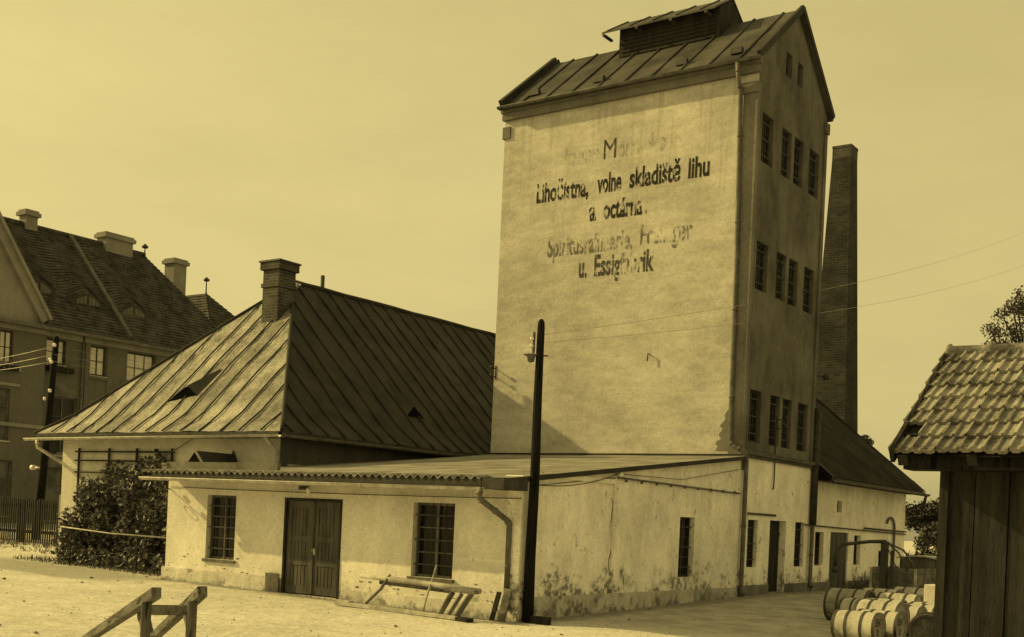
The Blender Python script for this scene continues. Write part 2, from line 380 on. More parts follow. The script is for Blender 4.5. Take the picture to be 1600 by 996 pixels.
# ------------------------------------------------------------------ window builder
def window(parent, axis, c, a0, a1, z0, z1, depth, inward, cols, rows, fmat, gmat, bars=0, hbars=0, sill=True, fw=.05, blind=False):
    """pane + frame (+ iron grille) set in a recess; axis as in MB.wall"""
    def P(a, z, d): return (a, c + d*inward, z) if axis == 'y' else (c + d*inward, a, z)
    def bx(mb, a_0, a_1, z_0, z_1, d0, d1):
        p, q = P(a_0, z_0, d0), P(a_1, z_1, d1)
        mb.box(min(p[0],q[0]), max(p[0],q[0]), min(p[1],q[1]), max(p[1],q[1]), z_0, z_1)
    pn = MB(); bx(pn, a0+.002, a1-.002, z0+.002, z1-.002, depth, depth+.02); win = pn.build('window', gmat, parent)
    f = MB(); e = .004
    bx(f, a0+e, a0+fw, z0+e, z1-e, depth-.06, depth-.002); bx(f, a1-fw, a1-e, z0+e, z1-e, depth-.06, depth-.002)
    bx(f, a0+fw, a1-fw, z1-fw, z1-e, depth-.058, depth-.002); bx(f, a0+fw, a1-fw, z0+e, z0+fw, depth-.058, depth-.002)
    for i in range(1, cols):
        a = a0 + (a1-a0)*i/cols; hw = .03 if (cols == 2 or i*2 == cols) else .014; bx(f, a-hw, a+hw, z0+fw, z1-fw, depth-.05, depth-.004)
    for j in range(1, rows):
        zz = z0 + (z1-z0)*j/rows; bx(f, a0+fw, a1-fw, zz-.014, zz+.014, depth-.046, depth-.003)
    f.build('frame', fmat, win)
    if bars:
        b = MB()
        for i in range(bars):
            a = a0 + (a1-a0)*(i+.5)/bars; b.tube([P(a, z0+.002, depth-.11), P(a, z1-.002, depth-.11)], .009, 6)
        for j in range(hbars):
            zz = z0 + (z1-z0)*(j+.5)/hbars; bx(b, a0+.003, a1-.003, zz-.012, zz+.012, depth-.125, depth-.12)
        b.build('grille', M['iron'], win)
    if sill:
        s = MB(); bx(s, a0-.06, a1+.06, z0-.07, z0-.004, -.05, depth-.065); s.build('sill', M['trim'] if gmat is not M['glass'] else M['frame'], win)
    return win

def pipe(name, pts, r, m, parent, collars=True):
    b = MB(); b.tube(pts, r, 10)
    if collars:
        for i in range(len(pts)-1):
            p, q = Vector(pts[i]), Vector(pts[i+1]); L = (q-p).length
            k = max(1, int(L/1.8))
            for j in range(k):
                t = p.lerp(q, (j+.5)/k); d = (q-p).normalized(); b.tube([t-d*.02, t+d*.02], r*1.22, 10)
    return b.build(name, m, parent)
def gutter(parent, p, q, r, m, side):
    """half-round trough with brackets"""
    p, q = Vector(p), Vector(q); d = (q-p).normalized(); s = Vector(side).normalized(); b = MB()
    prof = [(math.cos(t), math.sin(t)) for t in np.linspace(math.pi, 2*math.pi, 9)]
    P = [[c + s*r*a + Vector((0,0,1))*r*h for a, h in prof] for c in (p, q)]
    b.grid(P, smooth=True); P2 = [[c + s*(r-.006)*a + Vector((0,0,1))*(r-.006)*h for a, h in prof] for c in (p, q)]; b.grid(P2, smooth=True)
    b.tube([p + s*r, q + s*r], .011, 6)
    n = max(2, int((q-p).length/.95))
    for i in range(n+1):
        c = p.lerp(q, (i+.02)/(n+.04)); b.tube([c + s*(r+.006)*a + Vector((0,0,1))*(r+.006)*h for a, h in prof], .008, 5)
    return b.build('gutter', m, parent)

# ================================================================== ANNEX
AN = thing('outbuilding', (-5, 5, 0), 'low whitewashed outbuilding with double doors, barred windows and tiled eaves', 'outbuilding')
YT, ZR0 = 9.93, 2.74
def zroof(y): return 2.68 + (y + .8) * .110
holes_f = [(-8.88,-7.90,.72,2.2,.2), (-6.32,-4.60,.08,2.2,.18), (-2.64,-1.58,.70,2.2,.2)]
wl = MB()
wl.wall('y', 0, -10.3, -.30, -.2, zroof(0)-.06, holes_f, inward=1)
wl.poly((-10.3,0,-.2), (-10.3,3.2,-.2), (-10.3,3.2,zroof(3.2)-.06), (-10.3,0,zroof(0)-.06))
# spalled bits of plaster near the foot of the front wall
for i in range(70):
    x = random.uniform(-10.2,-.4); z = .45+abs(random.gauss(0,.16)) if x < -6.4 else .32+abs(random.gauss(0,.2))
    if -6.9 < x < -4.5 or any(h[0]-.1 < x < h[1]+.1 and z > h[2]-.12 for h in holes_f): continue
    s_x, s_z = random.uniform(.015,.07), random.uniform(.008,.03); n_ = random.randint(5,8)
    wl.add([(x+s_x*math.cos(a*2*math.pi/n_)*random.uniform(.5,1.1), -.004, z+s_z*math.sin(a*2*math.pi/n_)*random.uniform(.5,1.1)) for a in range(n_)], [list(range(n_))], mi=1)
wl.build('wall', [M['white'], M['pil']], AN)
ws = MB(); hr = [(6.6,7.38,.76,2.19,.2)]
ws.wall('x', 0, .27, YT-.02, -.2, 2.6, hr, inward=-1)
ws.poly((0,.27,2.6), (0,YT-.02,2.6), (0,YT-.02,zroof(YT)-.06), (0,.27,zroof(.27)-.06))
o = ws.build('wall', M['side'], AN); o['label'] = 'stained side wall with peeling limewash'
pl = MB(); pl.box(-10.36,-6.42,-.06,-.003,-.2,.44); pl.box(-10.36,-10.303,-.003,1.5,-.2,.44); pl.build('plinth', M['plinth'], AN)
pl = MB(); pl.box(.003,.07,.28,YT-.1,-.2,.46); pl.build('plinth', M['plinth_side'], AN)
pl = MB(); pl.box(-4.50,-.32,-.035,-.003,-.2,.30); pl.build('plinth', M['plinth'], AN)
cp = MB(); cp.box(-.30,.035,-.04,.27,-.2,2.66); cp.box(-.34,.075,-.075,.30,2.66,2.78); cp.box(-.32,.05,-.06,.29,-.2,.42)
cp.build('corner_pier', M['side'], AN, bevel=.008)
# roof: gravelled felt with a course of pantiles along the eave
rf = MB(); rf.add([(-10.25,-.55,zroof(-.55)),(.14,-.55,zroof(-.55)),(.14,YT-.01,zroof(YT)),(-10.25,YT-.01,zroof(YT))], [[0,1,2,3]])
rf.add([(-10.25,-.55,zroof(-.55)-.1),(.14,-.55,zroof(-.55)-.1),(.14,YT-.01,zroof(YT)-.1),(-10.25,YT-.01,zroof(YT)-.1)], [[3,2,1,0]])
rf.add([(.14,-.8,zroof(-.8)),(.14,-.8,zroof(-.8)-.1),(.14,YT-.01,zroof(YT)-.1),(.14,YT-.01,zroof(YT))], [[0,1,2,3]], mi=1)
rf.add([(-10.25,-.8,zroof(-.8)),(-10.25,-.8,zroof(-.8)-.1),(-10.25,YT-.01,zroof(YT)-.1),(-10.25,YT-.01,zroof(YT))], [[3,2,1,0]], mi=1)
roof = rf.build('roof', [M['flat'], M['tar']], AN)
et = MB(); nx = 50*8; P = []
for t in (0, .5, 1):
    row = []
    for i in range(nx+1):
        x = -10.18 + (9.80)*i/nx; ph = (i/8) % 1.0; h = .045*max(0, math.sin(math.pi*ph/.62)) if ph < .62 else -.018*math.sin(math.pi*(ph-.62)/.38)
        row.append((x, -.82 + .4*t, zroof(-.82+.4*t) + .012 + h*(1-.25*t)))
    P.append(row)
et.grid(P, smooth=True); et.grid([[(a[0], a[1], a[2]-.022) for a in r] for r in P][::-1], smooth=True)
et.grid([[(a[0], a[1], a[2]-.022) for a in P[0]], P[0]])
et.build('eave_tiles', M['tile_b'], roof)
fb = MB(); fb.box(-9.95,-.38,-.79,-.75,zroof(-.8)-.19,zroof(-.8)-.012)                       # fascia
fb.box(-.36,.145,-.80,-.015,zroof(-.8)-.20,zroof(-.8)+.012)                                   # boxed eave end
fb.poly((-9.95,-.75,zroof(-.8)-.1),(-.38,-.75,zroof(-.8)-.1),(-.38,-.01,zroof(0)-.1),(-9.95,-.01,zroof(0)-.1))
for i in range(12): fb.box(-9.85+i*.83,-9.75+i*.83,-.745,-.01,zroof(-.8)-.16,zroof(-.8)-.09)
fb.build('fascia', M['frame_dark'], AN)
gutter(AN, (-10.22,-.87,2.54), (-.29,-.87,2.50), .062, M['zinc'], (0,-1,0))
pipe('downpipe', [(-.35,-.87,2.50),(-.34,-.87,2.30),(-.30,-.80,2.24),(-.20,-.16,1.92),(-.19,-.09,1.84),(-.19,-.09,.25)], .055, M['zinc_dark'], AN)
# upstand on the roof in front of the house
up = MB(); up.box(-10.85,-7.0,.36,.46,zroof(.4)-.02,2.98); up.box(-10.98,-10.80,.32,.52,zroof(.4)-.02,2.90); up.box(-11.0,-10.78,.30,.54,2.90,2.95)
up.build('upstand', M['plinth_dark'], AN)
# small gabled hatch
ht = MB(); X0, X1, XM, Y0, Y1, ZB, ZT = -10.55,-9.95,-10.25,.8,1.9,2.9,3.28
ht.add([(X0-.06,Y0-.08,ZB),(XM,Y0-.08,ZT),(XM,Y1,ZT),(X0-.06,Y1,ZB),(X1+.06,Y0-.08,ZB),(X1+.06,Y1,ZB)], [[0,1,2,3],[1,4,5,2]], mi=0)
ht.add([(X0,Y0,ZB-.05),(X1,Y0,ZB-.05),(XM,Y0,ZT-.05)], [[0,1,2]], mi=2)
ht.beam((X0-.07,Y0-.1,ZB),(XM,Y0-.1,ZT+.01), .02,.06, (0,0,1), 1); ht.beam((XM,Y0-.101,ZT+.01),(X1+.07,Y0-.101,ZB), .02,.06, (0,0,1), 1)
ht.add([(X0,Y1,ZB-.05),(X1,Y1,ZB-.05),(XM,Y1+.02,ZT+.12)], [[0,1,2]], mi=0)
ht.build('roof_hatch', [M['tar'], M['school_trim'], M['door_dark']], AN)
# windows and doors
window(AN, 'y', 0, -8.88,-7.90,.72,2.2, .19, 1, 2, 6, M['frame'], M['glass'], bars=6, hbars=3)
window(AN, 'y', 0, -2.64,-1.58,.70,2.2, .19, 1, 2, 6, M['frame'], M['glass'], bars=6, hbars=3)
window(AN, 'x', 0, 6.6,7.38,.76,2.19, .19, -1, 2, 3, M['frame_dark'], M['glass'], bars=3, hbars=3, sill=False)
def door_leaf(parent, x0, x1, z0, z1, y, mid):
    d = MB(); d.box(x0,x1,y+.03,y+.06,z0,z1)
    st = .12; rails = [z0, z0+.17, z0+.62, z0+.76, z0+1.14, z0+1.26, z1-.14, z1]
    d.box(x0,x0+st,y,y+.03,z0,z1); d.box(x1-st,x1,y,y+.03,z0,z1)
    for a, b in ((0,1),(2,3),(4,5),(6,7)): d.box(x0+st,x1-st,y+.002,y+.03,rails[a],rails[b])
    for a, b in ((1,2),(3,4),(5,6)):
        n = 5
        for i in range(n):
            w_ = (x1-x0-2*st)/n; d.box(x0+st+w_*i+.012, x0+st+w_*(i+1)-.012, y+.016, y+.03, rails[a], rails[b])
    leaf = d.build('door', M['door'], parent)
    for zz in (z0+.35, z1-.35): h = MB(); h.tube([(mid, y-.012, zz-.09), (mid, y-.012, zz+.09)], .016, 8); h.build('hinge', M['iron'], leaf)
    return leaf
dl = door_leaf(AN, -6.26,-5.47,.12,2.14,.05,-6.25); dr = door_leaf(AN, -5.44,-4.66,.12,2.14,.05,-4.67)
k = MB(); k.box(-5.485,-5.43,.022,.048,.15,2.12); k.build('cover_strip', M['door'], dl)
k = MB(); k.box(-5.42,-5.38,.02,.048,.98,1.12); k.tube([(-5.41,.02,1.08),(-5.41,-.04,1.08),(-5.33,-.04,1.08)], .01, 6); k.build('handle', M['zinc'], dr)
k = MB(); k.box(-6.318,-6.265,-.02,.17,.08,2.198); k.box(-4.655,-4.602,-.02,.17,.08,2.198); k.box(-6.265,-4.655,-.018,.17,2.142,2.198); k.build('door_frame', M['door_dark'], AN)
k = MB(); k.box(-6.75,-6.34,-.09,-.063,.05,.52); k.build('corner_stone', M['plinth_dark'], AN)
k = MB(); k.add([(x, y, .10 + (.0 if y > -.2 else -.05)) for x, y in ((-7.1,0.15),(-4.2,0.15),(-4.1,-.35),(-4.7,-.55),(-6.6,-.6),(-7.2,-.3))], [[0,1,2,3,4,5][::-1]])
k.build('threshold', M['stone'], AN)
# lamp bracket over the door
k = MB(); k.tube([(-5.75,0,2.42),(-5.75,-.16,2.42),(-5.55,-.2,2.42)], .012, 6); k.box(-5.9,-5.6,-.03,-.004,2.38,2.46)
lb = k.build('lamp_bracket', M['iron'], AN); k = MB(); k.lathe([(0,.02),(.03,.055),(.09,.06),(.13,.03),(.14,.0)], (-5.42,-.2,2.44), (0,0,-1), 12); k.build('insulator', M['porcelain'], lb)
k = MB(); k.tube([(-10.22,-.005,2.30),(-10.22,-.45,2.36)], .014, 6); k.tube([(-10.22,-.25+.12*math.cos(t)*(1-t/16),2.2+.12*math.sin(t)*(1-t/16)) for t in np.linspace(1.5,9,26)], .012, 5)
for y in (-.2,-.42): k.lathe([(0,.02),(.03,.045),(.09,.045),(.12,0)], (-10.22,y,2.36), (0,0,1), 10)
k.build('scroll_bracket', M['iron'], AN)
# side wall mouldings and pipe
k = MB(); k.box(.003,.055,.29,3.43,2.79,2.89); k.box(.003,.035,3.43,3.52,.46,2.96); k.build('moulding', M['side'], AN)
k = MB(); k.tube([(.05,3.50,2.94),(.05,YT-.15,2.88)], .022, 8)
for i in range(9): k.box(.002,.06,3.9+i*.7,3.93+i*.7,2.86,2.93)
k.tube([(.04,.30,2.60),(.04,3.45,2.93)], .010, 6); k.tube([(.04,3.5,3.02),(.05,6.5,3.06),(.05,YT-.2,3.5)], .008, 6); k.build('conduit', M['zinc_dark'], AN)
k = MB(); k.lathe([(0,.025),(.03,.05),(.08,.05),(.11,.03),(.12,0)], (-.12,-.09,2.52), (0,-1,0), 12); k.build('insulator', M['porcelain'], AN); k = MB(); k.lathe([(0,.025),(.03,.05),(.08,.05),(.11,.03),(.12,0)], (.06,3.52,3.0), (1,0,0), 12)
k.build('insulator', M['porcelain'], AN)
# settled crack in the side wall
k = MB(); pts = [(.004, 3.40+.05*math.sin(i*1.3)+random.uniform(-.03,.03), 2.5-i*.16) for i in range(14)]; k.tube(pts, [.006+.004*math.sin(i) for i in range(14)], 5); k.build('crack', M['frame_dark'], AN)

# ================================================================== TOWER
TW = thing('warehouse_tower', (-4, 12.4, 0), 'tall gabled warehouse tower with faded painted lettering on its pale front', 'tower')
XL, YB, ZE, ZA, YM = -8.07, 14.80, 14.05, 16.22, 12.33
fr = MB(); fr.wall('y', YT, XL, 0, 3.3, 14.26, inward=1); fr.poly((XL,YT,3.3),(XL,YB,3.3),(XL,YB,ZE),(XL,YM,ZA),(XL,YT,ZE)); fr.poly((XL,YB,3.3),(0,YB,3.3),(0,YB,ZE),(XL,YB,ZE))
fr.build('wall', M['tower'], TW)
wins = []
for z0, z1 in ((11.6,12.88),(8.26,9.52),(4.28,5.64)):
    for a, b in ((10.25,11.0),(11.58,12.26),(12.46,13.12),(13.58,14.33)): wins.append((a,b,z0,z1,.2))
att = [(11.64,12.06,14.30,14.95,.2),(12.46,12.84,14.30,14.95,.2)]
sd_ = MB(); sd_.wall('x', 0, YT, YB, 4.0, 13.9, wins, inward=-1)
sd_.wall('x', 0, 11.2, 13.4, 13.9, 15.2, att, inward=-1)
sl = (ZA-13.9-.12)/(YM-YT)
def zg(y): return ZA - .02 - abs(y-YM)*(ZA-.02-14.28)/(YM-YT+.02)
sd_.poly((0,YT,13.9),(0,11.2,13.9),(0,11.2,zg(11.2)),(0,YT,14.28)); sd_.poly((0,13.4,13.9),(0,YB,13.9),(0,YB,14.24),(0,13.4,zg(13.4)))
sd_.poly((0,11.2,15.2),(0,13.4,15.2),(0,13.4,zg(13.4)),(0,YM,ZA-.02),(0,11.2,zg(11.2)))
o = sd_.build('wall', M['grey'], TW); o['label'] = 'dark grey rendered gable wall with barred windows'
for h in wins: window(TW, 'x', 0, h[0],h[1],h[2],h[3], .18, -1, 2, 3, M['frame_dark'], M['glass'], bars=3, hbars=3, sill=False)
for h in att: window(TW, 'x', 0, h[0],h[1],h[2],h[3], .18, -1, 1, 2, M['frame_dark'], M['glass'], sill=False)
# bare pilaster strips at the corners
pi = MB(); pi.box(-.40,.018,YT-.04,YT+.12,3.5,13.55); pi.box(-.44,.03,YT-.10,YT+.13,13.28,13.55); pi.build('pilaster', M['pil'], TW, bevel=.01)
pi = MB(); pi.box(XL-.05,XL+.22,YT-.05,YT+.1,13.25,13.6); pi.build('corbel', M['pil'], TW)
pi = MB(); pi.box(.004,.045,14.62,YB+.02,4.05,13.6); pi.box(.003,.09,14.60,YB+.06,13.6,13.9); pi.build('pilaster', M['grey'], TW)
# lower storey
lo = MB(); dh = (11.95,13.10,.16,2.25,.24)
lo.wall('x', 0, YT-.02, YB+.15, -.1, 3.84, [(10.49,11.13,.97,2.23,.2), dh, (13.78,14.48,.97,2.25,.2)], inward=-1); o = lo.build('wall', M['side'], TW); o['label'] = 'pale lower storey wall with door'
window(TW, 'x', 0, 10.49,11.13,.97,2.23,.18,-1,2,3,M['frame_dark'],M['glass'],bars=3,hbars=3,sill=False)
window(TW, 'x', 0, 13.78,14.48,.97,2.25,.18,-1,2,3,M['frame_dark'],M['glass'],bars=3,hbars=3,sill=False)
k = MB(); k.box(-.23,-.20,11.955,13.095,.16,2.245)
for i in range(8): k.box(-.20,-.185,11.98+i*.139,12.10+i*.139,.2,1.85)
k.box(-.20,-.17,11.955,13.095,1.85,1.93); k.build('door', M['door_dark'], TW)
for a, b in ((YT+.1,11.90),(13.16,YB+.14)): k = MB(); k.box(.002,.06,a,b,-.1,.50); k.build('plinth', M['plinth_dark'], TW)
k = MB(); k.box(.002,.08,YT+.03,YB+.15,3.84,3.92); k.box(.002,.14,YT+.0,YB+.17,3.92,4.02); k.build('string_course', M['dark_trim'], TW)
k = MB(); k.box(.002,.03,10.42,12.3,2.36,2.42); k.build('moulding', M['dark_trim'], TW)
# roof
OV = .30; s_ = (ZA - ZE) / (YM - YT)
rf = MB(); ze = 14.12; yb_ = YB + .14
nseg = 24; rows = 8
for sgn in (0, 1):
    P = []
    for i in range(rows+1):
        t = i/rows; y = (YT-OV)*(1-t) + YM*t if sgn == 0 else yb_*(1-t) + YM*t; z = (ze*(1-t) + (ZA+.10)*t)
        P.append([(XL-.03 + (8.07+.17)*j/nseg, y, z + rng.normal(0,.006)) for j in range(nseg+1)])
    rf.grid(P); rf.grid([[(a[0],a[1],a[2]-.10) for a in r] for r in P][::-1])
    y0, y1 = P[0][0][1], P[-1][0][1]
    for xe in (XL-.03, .14): rf.add([(xe,y0,ze-.10),(xe,y0,ze),(xe,y1,ZA+.1),(xe,y1,ZA)], [[0,1,2,3]])
    rf.add([(XL-.03,y0,ze-.1),(.14,y0,ze-.1),(.14,y0,ze),(XL-.03,y0,ze)], [[0,1,2,3]])
    for j in range(9):
        x = XL + .75 + j*.86; rf.beam((x, y0, ze+.02), (x, y1, ZA+.12), .045, .05)
roof = rf.build('roof', M['towerroof'], TW)
k = MB(); k.beam((XL+.08, YT-OV-.04, ze+.05), (XL+.08, YM, ZA+.17), .14, .26); k.beam((XL+.079, YM, ZA+.17), (XL+.079, yb_, ze+.05), .14, .26); k.build('verge_coping', M['tar'], roof)
k = MB(); k.beam((.12, YT-OV-.04, ze+.02), (.12, YM, ZA+.13), .09, .16); k.beam((.121, YM, ZA+.13), (.121, yb_+.04, ze+.02), .09, .16); k.build('verge_board', M['tar'], roof)
for i, x in enumerate((-7.1,-4.9,-2.3,-.7)):
    k = MB(); t = .14; y = (YT-OV)*(1-t)+YM*t; z = ze*(1-t)+(ZA+.1)*t; k.box(x-.16,x+.16,y-.07,y+.07,z+.0,z+.16); k.build('snow_guard', M['iron'], roof)
co = MB(); co.box(XL-.03,.05,YT-.13,YT-.002,13.78,13.98); co.box(XL-.05,.09,YT-.20,YT-.001,13.982,14.16); co.build('cornice', M['pil'], TW)
gutter(TW, (XL-.04,YT-OV-.06,ze-.02), (.2,YT-OV-.06,ze-.05), .06, M['zinc_dark'], (0,-1,0))
pipe('downpipe', [(-.46,YT-OV-.06,ze-.1),(-.46,YT-OV+.04,13.6),(-.45,YT-.11,13.3),(-.36,YT-.09,8.8),(-.32,YT-.09,4.25),(-.2,YT-.09,4.12),(.09,YT-.06,3.98),(.10,YT+.06,3.75),(.10,YT+.08,.35),(.2,YT+.08,.28)], .06, M['zinc_dark'], TW)
pipe('downpipe', [(.11,YB+.05,5.6),(.11,YB+.05,2.2)], .10, M['frame_dark'], TW)
pipe('downpipe', [(.10,YB+.05,2.2),(.10,YB+.05,.45),(.2,YB+.05,.38)], .06, M['zinc_dark'], TW)
# roof lantern
LA = MB(); x0, x1, y0, y1, zt = -5.22,-2.0,11.55,13.15,16.55
LA.box(x0,x1,y0,y1,15.3,zt); LA.poly((x0,y0,zt),(x0,y1,zt),(x0,YM,17.02)); LA.poly((x1,y0,zt),(x1,y1,zt),(x1,YM,17.02))
for i in range(7): LA.box(x0+.1,x1-.1,y0-.03,y0-.002,15.72+i*.115,15.78+i*.115)
la = LA.build('roof_lantern', M['door_dark'], roof)
lr = MB(); sl_ = .60
for sg in (-1, 1):
    ye = YM + sg*1.15; zel = 17.1 - 1.15*sl_
    for dz in (0, -.05): lr.add([(x0-.4,ye,zel+dz),(x1+.02,ye,zel+dz),(x1+.02,YM,17.1+dz),(x0-.4,YM,17.1+dz)], [[0,1,2,3] if dz == 0 else [3,2,1,0]])
    lr.add([(x0-.4,ye,zel-.05),(x1+.02,ye,zel-.05),(x1+.02,ye,zel),(x0-.4,ye,zel)], [[0,1,2,3]])
    for xe in (x0-.4, x1+.02): lr.add([(xe,ye,zel-.05),(xe,ye,zel),(xe,YM,17.1),(xe,YM,17.05)], [[0,1,2,3]])
    for j in range(5): lr.beam((x0-.2+j*.75,ye,zel+.015),(x0-.2+j*.75,YM,17.115), .04,.04)
    for j in range(4): lr.box(x0-.38+j*1.1,x0-.30+j*1.1,min(ye,ye-sg*.5),max(ye,ye-sg*.5),zel-.11,zel-.052)
lr.build('lantern_roof', M['towerroof'], roof)
# lettering painted on the wall
def lettering(text, xa, xb, z0, h, m, bold=.022):
    cu = bpy.data.curves.new('lettering', 'FONT'); cu.body = text; cu.size = 1.0; cu.offset = bold; cu.resolution_u = 3
    ob = bpy.data.objects.new('lettering', cu); COL.objects.link(ob)
    bpy.context.view_layer.update(); dg = bpy.context.evaluated_depsgraph_get()
    me = bpy.data.meshes.new_from_object(ob.evaluated_get(dg)); bpy.data.objects.remove(ob); bpy.data.curves.remove(cu)
    co = np.array([v.co[:] for v in me.vertices]); mn, mx = co[:,0].min(), co[:,0].max()
    return me, co, mn, mx
def paint(text, xa, xb, z0, h, m, y=YT-.006, parent=None, bold=.028):
    me, co, mn, mx = lettering(text, xa, xb, z0, h, m, bold)
    off = parent.location
    for v in me.vertices:
        x, z = v.co.x, v.co.y
        v.co = (xa + (x-mn)/(mx-mn)*(xb-xa) - off.x, y - off.y, z0 + z*h/.70 - off.z)
    me.materials.clear(); me.materials.append(m)
    o = bpy.data.objects.new('lettering', me); COL.objects.link(o); o.parent = parent; return o
P1 = worn_paint('lettering_black', .03, .55, .645); P2 = worn_paint('lettering_faded', .15, .46, .61); P3 = worn_paint('lettering_ghost', .34, .40, .56); P4 = worn_paint('lettering_grey', .07, .50, .62)
paint('Jonas', -6.0, -4.75, 12.16, .54, P3, parent=TW); o = paint('M', -4.60, -4.20, 12.18, .56, P4, parent=TW, bold=0); paint('orawek a sp.', -4.12, -2.1, 12.18, .52, P3, parent=TW)
for s, a, b in (('Lihočistna,', -6.82, -5.05), ('volne', -4.76, -3.98), ('skladiště', -3.72, -2.14), ('lihu', -1.92, -1.30)):
    paint(s, a, b, 11.22 + (a+6.8)*.018, .54, P1, parent=TW)
for s, a, b in (('a', -5.0, -4.76), ('octárna', -4.52, -3.28), ('.', -3.22, -3.13)): paint(s, a, b, 10.50, .54, P1, parent=TW)
for s, a, b, m in (('Spiritusraffinerie,', -6.35, -3.55, P2), ('Freilager', -3.30, -1.72, P2)): paint(s, a, b, 9.60 + (a+6.3)*.02, .55, m, parent=TW)
for s, a, b, m in (('u.', -5.25, -4.98, P4), ('Essigfabrik', -4.74, -2.84, P4)): paint(s, a, b, 8.92, .58, m, parent=TW)
# wall irons and insulator brackets
k = MB(); k.tube([(-2.85,YT,6.62),(-2.85,YT-.10,6.62),(-2.85,YT-.10,6.42)], .018, 6); k.build('wall_hook', M['iron'], TW)
k = MB(); k.tube([(XL+.06,YT,6.42),(XL+.06,YT-.22,6.42)], .015, 6); k.tube([(XL+.06,YT,6.18),(XL+.06,YT-.22,6.18)], .015, 6); k.box(XL+.04,XL+.08,YT-.02,YT-.003,6.1,6.5)
for z in (6.42,6.18): k.lathe([(0,.02),(.02,.04),(.07,.04),(.1,0)], (XL+.06,YT-.22,z-.02), (0,0,1), 10)
k.build('wire_bracket', M['iron'], TW)
k = MB(); k.tube([(.0,12.0,3.1),(.04,12.0,3.1),(.04,12.0,5.1)], .018, 6); k.tube([(.04,12.0,5.0),(.3,12.0,5.0)], .014, 6); k.tube([(.04,12.0,4.75),(.3,12.0,4.75)], .014, 6)
k.tube([(.3+.14*math.cos(t),12.0+.02,4.86+.14*math.sin(t)) for t in np.linspace(0,2*math.pi,14)], .012, 5)
for z in (5.0,4.75): k.lathe([(0,.02),(.02,.045),(.08,.045),(.1,0)], (.3,12.0,z), (0,0,1), 10)
k.build('wire_bracket', M['iron'], TW)
k = MB(); k.tube([(.0,14.8,6.55),(.3,14.95,6.55)], .02, 6); k.lathe([(0,.09),(.05,.12),(.14,.10),(.18,.03)], (.28,14.95,6.46), (0,0,1), 12); k.build('wire_bracket', M['iron'], TW)
# spalled corner at the foot of the limewashed field
k = MB(); zs = np.linspace(3.98, 5.1, 18); ed_ = [(XL+7.66-(.36*(1-i/17)**.7)*random.uniform(.55,1.25)-.02, YT-.005, z) for i, z in enumerate(zs)]
for i in range(17): k.poly(ed_[i], ed_[i+1], (XL+7.67, YT-.005, zs[i+1]), (XL+7.67, YT-.005, zs[i]))
k.build('bare_patch', M['pil'], TW)
# flashing line where the annex roof meets the tower
k = MB(); k.box(XL+.02,-.02,YT-.05,YT-.003,zroof(YT)+.01,zroof(YT)+.05); k.build('flashing', M['tar'], TW)

# ================================================================== HOUSE
HO = thing('old_house', (-13, 8, 0), 'old house under a steep hipped felt roof with brick chimney and wall trellis', 'house')
EX0, EX1, EY, EZ = -18.21, -8.1, 1.5, 3.82
TM = 5.05
def prof(t): return EZ + (.74*t if t < .7 else .518 + (t-.7)*1.01)
ny = 20; hf = MB(); P = []
for i in range(ny+1):
    t = TM*i/ny; n = 42
    P.append([(EX0+t + (EX1-EX0-2*t)*j/n, EY+t, prof(t) + rng.normal(0,.012)*(0 if j in (0,n) else 1)) for j in range(n+1)])
hf.grid(P, smooth=True); hf.grid([[(p[0],p[1]+.03,p[2]-.12) for p in r] for r in P[:3]][::-1])
ns = 14
for j in range(ns+1):
    x = EX0 + .05 + (EX1-EX0-.1)*j/ns + (random.uniform(-.10,.10) if 0 < j < ns else 0); tmax = min(x-EX0, EX1-x, TM)
    if tmax < .35: continue
    kk = max(2, int(tmax/.35)); pts = [(x + .025*math.sin(j*7+i*.9), EY-.03+tmax*i/kk, prof(tmax*i/kk)+.02+.01*math.sin(i*2+j)) for i in range(kk+1)]
    hf.tube(pts, .020, 6, mi=1)
o = hf.build('roof_slope', [M['felt'], M['tar']], HO)
# small dormer in the front slope
def zfr(y): return prof(y-EY)
k = MB(); A_, Bp, Ap, Rp = (-13.80,2.60,zfr(2.60)+.01), (-12.72,2.76,zfr(2.76)+.01), (-13.12,2.72,5.20), (-12.75,3.6,zfr(3.6)+.03)
k.add([A_,Ap,Rp,Bp,(-13.75,3.0,zfr(3.0)+.01)], [[0,1,2,4][::-1],[1,3,2]], mi=0)
k.add([A_,Bp,(Ap[0],Ap[1]+.03,Ap[2]-.04),(A_[0]+.3,A_[1]+.25,A_[2]+.02),(Bp[0]-.1,Bp[1]+.2,Bp[2])], [[0,1,2]], mi=1)
k.build('dormer', [M['tar'], M['void']], o)
rs = MB(); P = []
for i in range(ny+1):
    t = TM*i/ny; n = 40
    P.append([(EX1-t, EY+t + (17.5-EY-t)*j/n, prof(t) + rng.normal(0,.010)*(0 if j in (0,n) else 1)) for j in range(n+1)])
rs.grid(P, smooth=True); rs.grid([[(p[0]-.03,p[1],p[2]-.12) for p in r] for r in P[:3]][::-1])
j = 0; y = EY + .35
while y < 17:
    tmax = min(y-EY, TM); kk = max(2, int(tmax/.35))
    if tmax > .3: rs.tube([(EX1+.02-tmax*i/kk, y+.035*math.sin(i*.8+y*5), prof(tmax*i/kk)+.012) for i in range(kk+1)], .030, 6)
    y += random.uniform(.60,.78)
o2 = rs.build('roof_slope', M['tar'], HO)  # darker than the front slope: side shade put into the material colour
k = MB(); tt = 1.15; xc = EX1-tt; yc = 7.75; zc = prof(tt)
k.add([(xc+.05,yc-.42,prof(tt-.05)+.01),(xc+.05,yc+.42,prof(tt-.05)+.01),(xc-.02,yc,zc+.30),(xc-1.1,yc,prof(tt+1.1)+.03)], [[0,2,3],[2,1,3]], mi=0)
